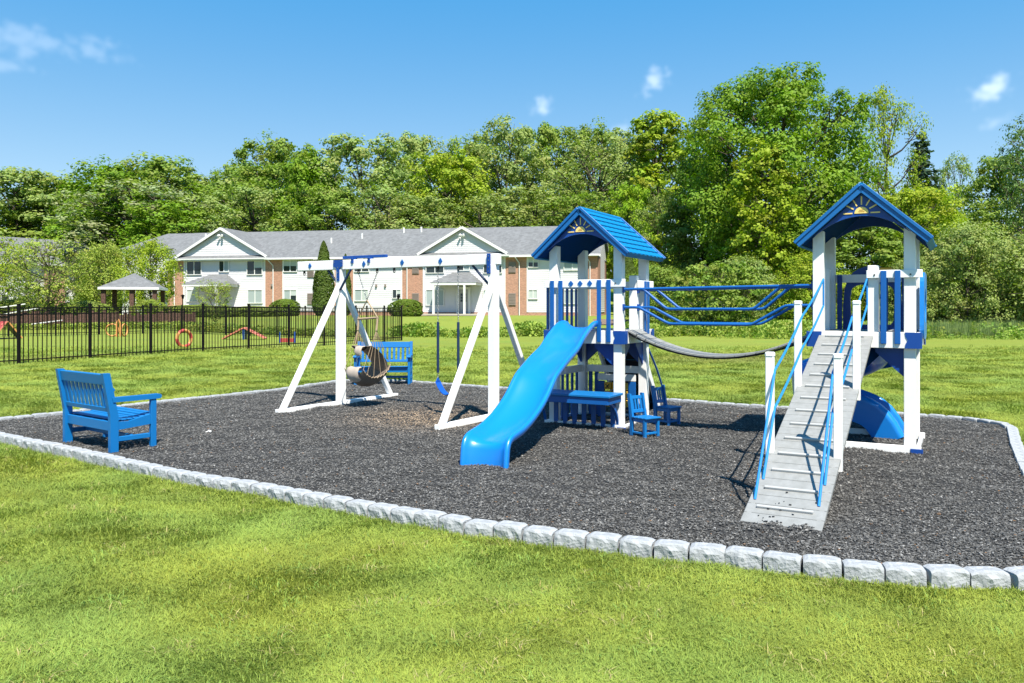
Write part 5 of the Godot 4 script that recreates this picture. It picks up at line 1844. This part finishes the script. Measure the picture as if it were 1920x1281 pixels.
	for w in [0.8, 0.95]:
		block("slat", ps, M.blue, tp(B, -so, 1.78, w), Vector3(0.024, 0.92, 0.066))
	block("rail", ps, M.white, tp(B, S / 2, 2.19, S + o), Vector3(S + 0.26, 0.115, 0.04))
	for u in [0.12, 0.96]:
		block("slat", ps, M.deep_blue, tp(B, u, 1.78, S + 0.05), Vector3(0.066, 0.92, 0.024))
	block("yellow_block", ps, M.yellow, tp(B, 0.76, 2.285, 0.55), Vector3(0.16, 0.055, 0.09), Basis(), 0.01)
	block("block_post", ps, M.blue, tp(B, 0.76, 1.86, 0.55), Vector3(0.06, 0.80, 0.05))
	var pout := PackedVector2Array()
	var pin := PackedVector2Array()
	for q in [[-0.385, -0.42], [-0.385, -0.1], [-0.365, 0.16]]:
		pout.append(Vector2(q[0], q[1]))
	for q in [[-0.24, -0.335], [-0.275, -0.29], [-0.29, 0.06]]:
		pin.append(Vector2(q[0], q[1]))
	for k in 13:
		var a := PI - PI * k / 12.0
		pout.append(Vector2(0.35 * cos(a), 0.20 + 0.30 * sin(a)))
		pin.append(Vector2(0.28 * signf(cos(a)) * pow(absf(cos(a)), 0.6), 0.10 + 0.14 * pow(sin(a), 0.7)))
	for k in range(2, -1, -1):
		pout.append(Vector2(-pout[k].x, pout[k].y))
		pin.append(Vector2(-pin[k].x, pin[k].y))
	var pm := Mb.new()
	pm.ring_prism(pout, pin, 0.06, Transform3D(Basis(), tp(B, S / 2, 1.87, S + 0.15)))
	put("slide_hood", pm.mesh(M.deep_blue), ps)
	var sq := PackedVector2Array()
	var sqi := PackedVector2Array()
	for k in 32:
		var a := TAU * k / 32.0
		var cx := cos(a)
		var sy := sin(a)
		sq.append(Vector2(0.46 * signf(cx) * pow(absf(cx), 0.35), 0.43 * signf(sy) * pow(absf(sy), 0.35)))
		sqi.append(Vector2(0.22 * cx, 0.22 * sy))
	pm = Mb.new()
	pm.ring_prism(sq, sqi, 0.05, Transform3D(Basis(Vector3(0, 0, -1), Vector3.UP, Vector3(1, 0, 0)), tp(B, S + 0.13, 1.80, S / 2)))
	put("side_panel", pm.mesh(M.slide), ps)
	# ---- turning slide behind and under the second tower
	path = PackedVector3Array()
	sides = PackedVector3Array()
	for k in 4:
		path.append(tp(B, 0.54, 1.55 - 0.05 * k, 1.2 + 0.14 * k))
		sides.append(Vector3.RIGHT)
	for k in range(0, 19):
		var a := k / 18.0 * PI * 1.5
		path.append(tp(B, 0.14 + 0.40 * cos(a), 1.38 - 0.74 * k / 18.0, 1.75 + 0.40 * sin(a)))
		sides.append(Vector3(cos(a), 0, -sin(a)))
	for k in range(1, 9):
		path.append(tp(B, 0.14 + 0.104 * k, [0.0, 0.61, 0.575, 0.54, 0.50, 0.44, 0.35, 0.21, 0.02][k], 1.35))
		sides.append(Vector3(0, 0, 1))
	sl = Mb.new()
	var scoop := trough(0.30, 0.44)
	for q in [[0, 1.16], [1, 1.28], [2, 1.28], [3, 1.2]]:   # a broad rolled rim
		scoop[q[0]][0] = -0.30 * q[1]
		scoop[20 - q[0]][0] = 0.30 * q[1]
	scoop[1][1] = -0.09
	scoop[19][1] = -0.09
	scoop[2][1] = -0.05
	scoop[18][1] = -0.05
	scoop[3][1] = -0.012
	scoop[17][1] = -0.012
	sweep(sl, path, sides, scoop)
	var ts := put("turning_slide", sl.mesh(M.slide), ps)
	ts.set_meta("label", "blue turning slide behind the second tower")
	# ---- ramp with cleats, posts and ropes
	var ramp := thing_part("ramp", ps)
	var run := 4.46
	var k_n := 31
	for k in k_n:
		var f0 := (k + 0.02) / k_n
		var f1 := (k + 0.98) / k_n
		var mb := Mb.new()
		mb.bar(tp(B, 0.34, 1.455 * (1.0 - f0) - 0.015, -f0 * run), tp(B, 0.34, 1.455 * (1.0 - f1) - 0.015, -f1 * run), 0.645, 0.03, Vector3.UP, 0.003)
		put("ramp_board", mb.mesh(M.grey), ramp)
	for u in [0.06, 0.62]:
		var mb := Mb.new()
		mb.bar(tp(B, u, 1.36, -0.06), tp(B, u, -0.03, -run + 0.12), 0.04, 0.13)
		put("stringer", mb.mesh(M.grey), ramp)
	var tilt := Basis(Vector3.RIGHT, atan(1.455 / run))
	for k in 14:
		var w := 0.17 + k * 0.313
		block("cleat", ramp, M.cleat, tp(B, 0.335, 1.455 * (1.0 - w / run) + 0.012, -w), Vector3(0.46, 0.026, 0.028), tilt, 0.005)
	for u in [0.02, 0.635]:
		for w in [1.70, 3.25]:
			var y: float = 1.455 * (1.0 - w / run)
			var p := block("ramp_post", ramp, M.white, tp(B, u, y + 0.40, -w), Vector3(0.075, 1.08, 0.075))
			block("post_cap", ramp, M.white, tp(B, u, y + 0.93, -w), Vector3(0.086, 0.05, 0.086), Basis(), 0.012)
		var uu: float = u + (0.045 if u < 0.3 else -0.045)
		for q in [[2.15, 0.78, 4.12], [1.80, 0.42, 3.78]]:
			var a := tp(B, uu, q[0], -0.06)
			var keys := PackedVector3Array([a])
			for w in [1.70, 3.25]:
				keys.append(tp(B, uu, 1.455 * (1.0 - w / run) + q[1], -w))
			keys.append(tp(B, uu, 1.455 * (1.0 - q[2] / run), -q[2]))
			var pts := PackedVector3Array()
			for i in 3:
				for j in 8:
					var f := j / 8.0
					pts.append(keys[i].lerp(keys[i + 1], f) - Vector3(0, 0.10 * f * (1.0 - f) * (1.0 if i < 2 else 0.1), 0))
			pts.append(keys[3])
			var mb := Mb.new()
			mb.tube(pts, 0.0125, 8)
			put("rope", mb.mesh(M.rope), ramp)
		var v := Mb.new()
		v.tube(PackedVector3Array([tp(B, uu, 2.15, -0.06), tp(B, uu, 1.80, -0.06)]), 0.0125, 8)
		put("rope", v.mesh(M.rope), ramp)
	# shreds of mulch kicked onto the foot of the ramp
	var r := RandomNumberGenerator.new()
	r.seed = 91
	var cb := Mb.new()
	for i in 34:
		var w := run - 0.02 - 0.62 * pow(r.randf(), 3.2)
		var c := tp(B, r.randf_range(0.08, 0.6), 1.455 * (1.0 - w / run) + 0.008, -w)
		var s := r.randf_range(0.005, 0.014)
		cb.box(c, Vector3(s * 1.6, s * 0.6, s), Basis(Vector3.UP, r.randf() * TAU) * tilt, 0.001)
	var dirt := put("mulch_crumbs", cb.mesh(M.dark), ramp)
	dirt.set_meta("kind", "stuff")

func _marked(called: String, mesh: Mesh) -> MeshInstance3D:
	var o := MeshInstance3D.new()
	o.name = called
	o.mesh = mesh
	return o

const SL := 3.397

func make_swing_set() -> void:
	var ss := thing("swing_set", "white timber swing frame with two A-shaped ends and blue diamond marks", "swing set", gp(-3.19, 15.042), -0.5541)
	var beam := Mb.new()
	beam.box(Vector3((SL + 0.118 - 1.083) / 2, 2.589, 0), Vector3(SL + 0.118 + 1.083, 0.176, 0.11), Basis(), 0.008)
	var bm := put("beam", beam.mesh(M.white), ss)
	for u in [-0.742, 0.622, 1.515, 2.352]:
		var mb := Mb.new()
		mb.prism(PackedVector2Array([Vector2(0.042, 0), Vector2(0, 0.055), Vector2(-0.042, 0), Vector2(0, -0.055)]), 0.012, Transform3D(Basis(), Vector3(u, 2.589, 0.06)))
		put("diamond", mb.mesh(M.blue), bm)
	for u in [0.0, SL]:
		block("post", ss, M.white, Vector3(u, 1.225, 0), Vector3(0.14, 2.55, 0.14), Basis(), 0.008)
		for s in [1.0, -1.0]:
			var mb := Mb.new()
			mb.bar(Vector3(u, 0.02, s * 1.43), Vector3(u + (0.0 if s > 0 else 0.0), 2.18, s * 0.05), 0.088, 0.088, Vector3.RIGHT, 0.006)
			put("leg", mb.mesh(M.white), ss)
		block("ground_board", ss, M.white, Vector3(u, 0.015, -0.03), Vector3(0.10, 0.085, 3.14), Basis(), 0.006)
	# T plate, straight plate, struts
	var pl := PackedVector2Array([Vector2(-0.115, 0.088), Vector2(0.115, 0.088), Vector2(0.115, -0.03), Vector2(0.05, -0.055), Vector2(0.034, -0.09), Vector2(0.034, -0.30), Vector2(-0.034, -0.30), Vector2(-0.034, -0.09), Vector2(-0.05, -0.055), Vector2(-0.115, -0.03)])
	var tp_m := Mb.new()
	tp_m.prism(pl, 0.012, Transform3D(Basis(), Vector3(0.0, 2.59, 0.076)))
	var tpl := put("t_plate", tp_m.mesh(M.deep_blue), ss)
	for q in [[-0.09, 0.05], [0.09, 0.05], [0.0, -0.05], [0.0, -0.15], [0.0, -0.26]]:
		var mb := Mb.new()
		mb.tube(PackedVector3Array([Vector3(q[0], 2.59 + q[1], 0.080), Vector3(q[0], 2.59 + q[1], 0.087)]), 0.009, 8)
		put("bolt", mb.mesh(M.steel), tpl)
	var sp := block("end_plate", ss, M.deep_blue, Vector3(SL - 0.045, 2.515, 0.082), Vector3(0.07, 0.33, 0.022))
	for y in [2.64, 2.57, 2.46, 2.39]:
		var mb := Mb.new()
		mb.tube(PackedVector3Array([Vector3(SL - 0.04, y, 0.092), Vector3(SL - 0.04, y, 0.099)]), 0.009, 8)
		put("bolt", mb.mesh(M.steel), sp)
	for q in [[-0.33, 2.5, -0.06, 2.23, 0.0], [0.335, 2.5, 0.06, 2.12, 0.085], [SL - 0.42, 2.5, SL - 0.06, 2.14, 0.0]]:
		var mb := Mb.new()
		mb.bar(Vector3(q[0], q[1], q[4]), Vector3(q[2], q[3], q[4]), 0.034, 0.034)
		put("strut", mb.mesh(M.navy_rubber), ss)
	# spare blue hanger bar clamped on the beam
	for u in [0.03, 0.56]:
		block("hanger_bar", ss, M.deep_blue, Vector3(u + 0.27, 2.725, -0.03), Vector3(0.52, 0.05, 0.06))
	for u in [0.345, 0.745]:
		block("clamp", ss, M.deep_blue, Vector3(u, 2.655, 0.062), Vector3(0.05, 0.1, 0.03))
		block("clamp", ss, M.deep_blue, Vector3(u, 2.69, 0.02), Vector3(0.05, 0.028, 0.13))
	for u in [-0.95, 0.44, 0.888, 1.286, 2.257, 2.684]:
		var mb := Mb.new()
		mb.tube(PackedVector3Array([Vector3(u, 2.5, 0), Vector3(u, 2.455, 0)]), 0.022, 8)
		ring(mb, Vector3(u, 2.44, 0), 0.022, 0.007, Basis(Vector3.UP, PI / 2))
		put("swing_hanger", mb.mesh(M.dark), ss)

func chain(called: String, parent: Node3D, a: Vector3, b: Vector3, m: Material) -> void:
	var mb := Mb.new()
	var n := int(a.distance_to(b) / 0.036)
	var d := (b - a).normalized()
	var x := d.cross(Vector3(0.3, 0.1, 0.9)).normalized()
	var y := d.cross(x)
	for i in n:
		var c := a.lerp(b, (i + 0.5) / n)
		var side := x if i % 2 else y
		var pts := PackedVector3Array()
		for q in 7:
			var t := TAU * q / 6.0
			pts.append(c + d * sin(t) * 0.023 + side * cos(t) * 0.011)
		mb.tube(pts, 0.0042, 4, false)
	put(called, mb.mesh(m), parent)

func in_swing(u: float, y: float) -> Vector3:
	var b := Basis(Vector3.UP, -0.5541)
	return gp(-3.19, 15.042) + b * Vector3(u, y, 0)

func make_hanging_things() -> void:
	# belt swing
	var mid := (2.257 + 2.684) / 2
	var sw := thing("belt_swing", "blue belt swing hanging on sleeved chains from the swing frame", "swing", in_swing(mid, 0.0), -0.5541)
	for s in [-1.0, 1.0]:
		var x: float = s * 0.2135
		chain("chain", sw, Vector3(x, 2.44, 0), Vector3(x, 1.54, 0), M.steel)
		var mb := Mb.new()
		mb.tube(PackedVector3Array([Vector3(x, 1.55, 0), Vector3(x, 0.68, 0)]), 0.023, 8)
		put("sleeve", mb.mesh(M.navy_rubber), sw)
		chain("chain", sw, Vector3(x, 0.68, 0), Vector3(x * 1.0, 0.57, 0), M.steel)
		mb = Mb.new()
		mb.prism(PackedVector2Array([Vector2(-0.065, -0.03), Vector2(0.065, -0.03), Vector2(0.0, 0.055)]), 0.012, Transform3D(Basis(Vector3(0, 0, 1), Vector3.UP, Vector3(-1, 0, 0)), Vector3(x, 0.55, 0)))
		put("seat_end", mb.mesh(M.swing_blue), sw)
	var rows := []
	var low := []
	for i in 17:
		var f := i / 16.0
		var x := lerpf(-0.215, 0.215, f)
		var y := 0.32 + 0.21 * pow(absf(f * 2.0 - 1.0), 2.0)
		rows.append(PackedVector3Array([Vector3(x, y, 0.075), Vector3(x, y - 0.004, 0.03), Vector3(x, y - 0.004, -0.03), Vector3(x, y, -0.075)]))
		low.append(PackedVector3Array([Vector3(x, y - 0.012, -0.075), Vector3(x, y - 0.014, 0), Vector3(x, y - 0.014, 0.03), Vector3(x, y - 0.012, 0.075)]))
	var seat := Mb.new()
	seat.sheet(rows)
	seat.sheet(low)
	put("seat", seat.mesh(M.swing_blue), sw)
	# hanging hammock chair: local x is the way it faces, z along its spreader bar
	var at := in_swing(0.664, 0.0)
	var face := Vector3(-0.62, 0, 0.785)
	var hc := thing("hammock_chair", "grey brown fabric hammock chair hanging on ropes from the swing frame", "hanging chair", at, atan2(-face.z, face.x))
	var back := Basis(Vector3.UP, -0.5541 - atan2(-face.z, face.x))
	var bar_y := 1.60
	var join := Vector3(0.02, 1.93, 0)
	for u in [0.44, 0.888]:
		var hook := back * Vector3(u - 0.664, 2.43, 0)
		chain("chain", hc, hook, join, M.steel)
	var bar := Mb.new()
	bar.tube(PackedVector3Array([Vector3(0, bar_y + 0.015, -0.27), Vector3(0, bar_y - 0.015, 0.27)]), 0.021, 8)
	put("spreader_bar", bar.mesh(M.wood_bar), hc)
	for s in [-1.0, 1.0]:
		var mb := Mb.new()
		mb.tube(PackedVector3Array([join, Vector3(0, bar_y + 0.03, s * 0.25)]), 0.011, 6)
		mb.tube(PackedVector3Array([Vector3(0, bar_y + 0.03, s * 0.25), Vector3(0.0, bar_y - 0.05, s * 0.255), Vector3(0.02, bar_y - 0.22, s * 0.25)]), 0.02, 6)
		put("yoke_rope", mb.mesh(M.cord), hc)
	# the sling: back flap folded forward over a hanging seat
	var seat_line := [Vector2(-0.33, 0.62), Vector2(-0.27, 0.52), Vector2(-0.15, 0.43), Vector2(0.0, 0.39), Vector2(0.14, 0.40), Vector2(0.26, 0.46), Vector2(0.33, 0.55)]
	var back_line := [Vector2(-0.31, 0.64), Vector2(-0.26, 0.77), Vector2(-0.15, 0.90), Vector2(-0.02, 1.0), Vector2(0.10, 1.06), Vector2(0.2, 1.05)]
	var front_line := [Vector2(0.29, 0.48), Vector2(0.355, 0.535), Vector2(0.375, 0.62), Vector2(0.34, 0.69), Vector2(0.28, 0.70)]
	var top_line := [Vector2(0.13, 1.07), Vector2(0.215, 1.06), Vector2(0.24, 1.0), Vector2(0.21, 0.94)]
	for q in [[seat_line, "seat", 0.25, 0.14], [back_line, "backrest", 0.22, 0.05], [front_line, "front_flap", 0.16, 0.03], [top_line, "head_flap", 0.09, 0.02]]:
		var r2 := []
		var r3 := []
		var line: Array = q[0]
		for i in line.size():
			var row := PackedVector3Array()
			var row2 := PackedVector3Array()
			var t: Vector2 = (line[mini(i + 1, line.size() - 1)] - line[maxi(i - 1, 0)]).normalized()
			var n := Vector2(-t.y, t.x) * 0.03
			for j in 11:
				var f := j / 10.0 * 2.0 - 1.0
				var sag: float = q[3] * f * f
				var p := Vector3(line[i].x, line[i].y + sag, f * q[2])
				row.append(p + Vector3(n.x, n.y, 0) * (1.0 - pow(f, 6.0)))
				row2.append(p - Vector3(n.x, n.y, 0) * (1.0 - pow(f, 6.0)))
			r2.append(row)
			row2.reverse()
			r3.append(row2)
		var mb := Mb.new()
		mb.sheet(r2)
		mb.sheet(r3)
		put(q[1], mb.mesh(M.fabric_pale if String(q[1]).ends_with("flap") else M.fabric), hc)
	for s in [-1.0, 1.0]:
		for k in 6:
			var f := k / 5.0
			var line: Array = seat_line
			var g := f * 5.999
			var p0: Vector2 = line[int(g)].lerp(line[int(g) + 1], g - int(g))
			var mb := Mb.new()
			mb.tube(PackedVector3Array([Vector3(0.02, bar_y - 0.22, s * 0.25), Vector3(p0.x, p0.y + 0.14, s * 0.25)]), 0.0042, 5)
			put("rope", mb.mesh(M.cord), hc)
		for k in [1, 3]:
			var p1: Vector2 = back_line[k + 1]
			var mb := Mb.new()
			mb.tube(PackedVector3Array([Vector3(0.02, bar_y - 0.22, s * 0.25), Vector3(p1.x, p1.y + 0.07, s * 0.22)]), 0.0042, 5)
			put("rope", mb.mesh(M.cord), hc)
		var edge := Mb.new()
		var ep := PackedVector3Array()
		for k in 25:
			var g := k / 24.0 * 5.999
			var p2: Vector2 = seat_line[int(g)].lerp(seat_line[int(g) + 1], g - int(g))
			ep.append(Vector3(p2.x, p2.y + 0.14 + (0.018 if k % 2 else -0.006), s * 0.255))
		edge.tube(ep, 0.007, 5)
		put("edge_cord", edge.mesh(M.cord), hc)

func make_bench(label: String, at: Vector3, turn: float) -> void:
	var b := thing("bench", label, "bench", at, turn, "blue benches at the mulch bed")
	var m: Material = M.bench_blue
	var hw := 0.62
	var rear := -0.24
	var front := 0.27
	var lean := Basis(Vector3.RIGHT, -0.17)
	for s in [-1.0, 1.0]:
		var x: float = s * hw
		var leg := Mb.new()
		leg.prism(PackedVector2Array([Vector2(rear - 0.05, 0), Vector2(rear + 0.05, 0), Vector2(rear + 0.05, 0.45), Vector2(rear - 0.055, 0.985), Vector2(rear - 0.145, 0.985), Vector2(rear - 0.052, 0.45)]), 0.062, Transform3D(Basis(Vector3(0, 0, 1), Vector3.UP, Vector3(-1, 0, 0)), Vector3(x, 0, 0)))
		put("leg", leg.mesh(m), b)
		block("leg", b, m, Vector3(x, 0.31, front), Vector3(0.062, 0.62, 0.072), Basis(), 0.006)
		var arm := PackedVector2Array([Vector2(rear - 0.02, 0.62), Vector2(front + 0.06, 0.62)])
		for k in 7:
			var a := -PI / 2 + PI * k / 6.0
			arm.append(Vector2(front + 0.07 + 0.03 * cos(a), 0.65 + 0.03 * sin(a)))
		arm.append(Vector2(rear - 0.03, 0.68))
		var am := Mb.new()
		am.prism(arm, 0.085, Transform3D(Basis(Vector3(0, 0, 1), Vector3.UP, Vector3(-1, 0, 0)), Vector3(x, 0, 0)))
		put("arm", am.mesh(m), b)
		var side := Mb.new()
		side.prism(PackedVector2Array([Vector2(rear + 0.05, 0.27), Vector2(front - 0.037, 0.30), Vector2(front - 0.037, 0.425), Vector2(0.1, 0.40), Vector2(-0.05, 0.365), Vector2(rear + 0.05, 0.37)]), 0.04, Transform3D(Basis(Vector3(0, 0, 1), Vector3.UP, Vector3(-1, 0, 0)), Vector3(x, 0, 0)))
		put("side_rail", side.mesh(m), b)
		block("stretcher", b, m, Vector3(x, 0.155, 0.01), Vector3(0.04, 0.06, 0.435))
	block("stretcher", b, m, Vector3(0, 0.165, 0.0), Vector3(hw * 2 - 0.045, 0.055, 0.04))
	block("apron", b, m, Vector3(0, 0.345, front - 0.005), Vector3(hw * 2 - 0.063, 0.11, 0.032))
	block("apron", b, m, Vector3(0, 0.315, rear), Vector3(hw * 2 - 0.063, 0.12, 0.034))
	for x in [-0.3, 0.0, 0.3]:
		block("seat_bearer", b, m, Vector3(x, 0.355, 0.01), Vector3(0.04, 0.05, 0.46))
	for k in 7:
		var z := rear + 0.075 + k * 0.078
		var y: float = [0.392, 0.386, 0.386, 0.39, 0.40, 0.415, 0.425][k]
		block("seat_slat", b, m, Vector3(0, y, z), Vector3(hw * 2 - 0.066, 0.022, 0.066), Basis(Vector3.RIGHT, -0.08 if k > 3 else 0.03), 0.006)
	var up := func(h: float) -> float: return rear - 0.006 - (h - 0.45) * 0.178
	block("top_rail", b, m, Vector3(0, 0.905, up.call(0.905)), Vector3(hw * 2 - 0.063, 0.135, 0.042), lean, 0.006)
	block("back_rail", b, m, Vector3(0, 0.525, up.call(0.525)), Vector3(hw * 2 - 0.063, 0.06, 0.036), lean, 0.006)
	for k in 11:
		block("back_slat", b, m, Vector3(lerpf(-0.53, 0.53, k / 10.0), 0.695, up.call(0.695)), Vector3(0.058, 0.30, 0.02), lean, 0.004)

func make_benches() -> void:
	make_bench("blue slatted bench seen from behind, at the end of the bed by the kerb", gp(-5.30, 10.60), PI - 0.655 + 0.0)
	make_bench("blue slatted bench facing us behind the hanging chair", gp(-3.02, 19.0), 0.04)

func make_small_chairs() -> void:
	for q in [["small bright blue child's chair in the sun by the tower post", gp(1.86, 11.32)], ["small dark blue child's chair in the bridge's shade", gp(2.40, 12.5)]]:
		var c := thing("child_chair", q[0], "chair", q[1], -0.95 if used.get("child_chair", 0) == 0 else -0.85, "child's chairs beside the counter")
		var m: Material = M.bench_blue
		# faces +x
		for s in [-1.0, 1.0]:
			var z: float = s * 0.125
			block("leg", c, m, Vector3(0.13, 0.12, z), Vector3(0.042, 0.26, 0.042))
			var mb := Mb.new()
			mb.prism(PackedVector2Array([Vector2(-0.15, -0.01), Vector2(-0.10, -0.01), Vector2(-0.10, 0.27), Vector2(-0.155, 0.58), Vector2(-0.205, 0.58), Vector2(-0.155, 0.27)]), 0.036, Transform3D(Basis(), Vector3(0, 0, z)))
			put("leg", mb.mesh(m), c)
			block("side_rail", c, m, Vector3(0.005, 0.225, z), Vector3(0.20, 0.05, 0.024))
			block("stretcher", c, m, Vector3(0.005, 0.05, z), Vector3(0.20, 0.03, 0.024))
		block("stretcher", c, m, Vector3(0.13, 0.05, 0), Vector3(0.024, 0.03, 0.208))
		block("apron", c, m, Vector3(0.13, 0.225, 0), Vector3(0.024, 0.05, 0.208))
		for k in 4:
			block("seat_slat", c, m, Vector3(-0.075 + k * 0.073, 0.262, 0), Vector3(0.066, 0.02, 0.30))
		var lean := Basis(Vector3.BACK, 0.175)
		var bx := func(y: float) -> float: return -0.128 - (y - 0.27) * 0.177
		for y in [0.335, 0.525]:
			block("back_rail", c, m, Vector3(bx.call(y), y, 0), Vector3(0.024, 0.05, 0.214), lean)
		for k in 4:
			block("back_slat", c, m, Vector3(bx.call(0.43), 0.43, -0.078 + k * 0.052), Vector3(0.016, 0.15, 0.03), lean, 0.003)
	var pp := Mb.new()
	pp.box(Vector3(0, 0.012, 0), Vector3(0.075, 0.012, 0.05), Basis(Vector3.BACK, 0.2))
	pp.box(Vector3(0.02, 0.02, 0.01), Vector3(0.045, 0.01, 0.05), Basis(Vector3.BACK, -0.5))
	tag(top("paper_scrap", pp.mesh(M.paper), gp(-4.37, 11.62)), "crumpled white paper scrap lying on the dark mulch", "paper scrap")
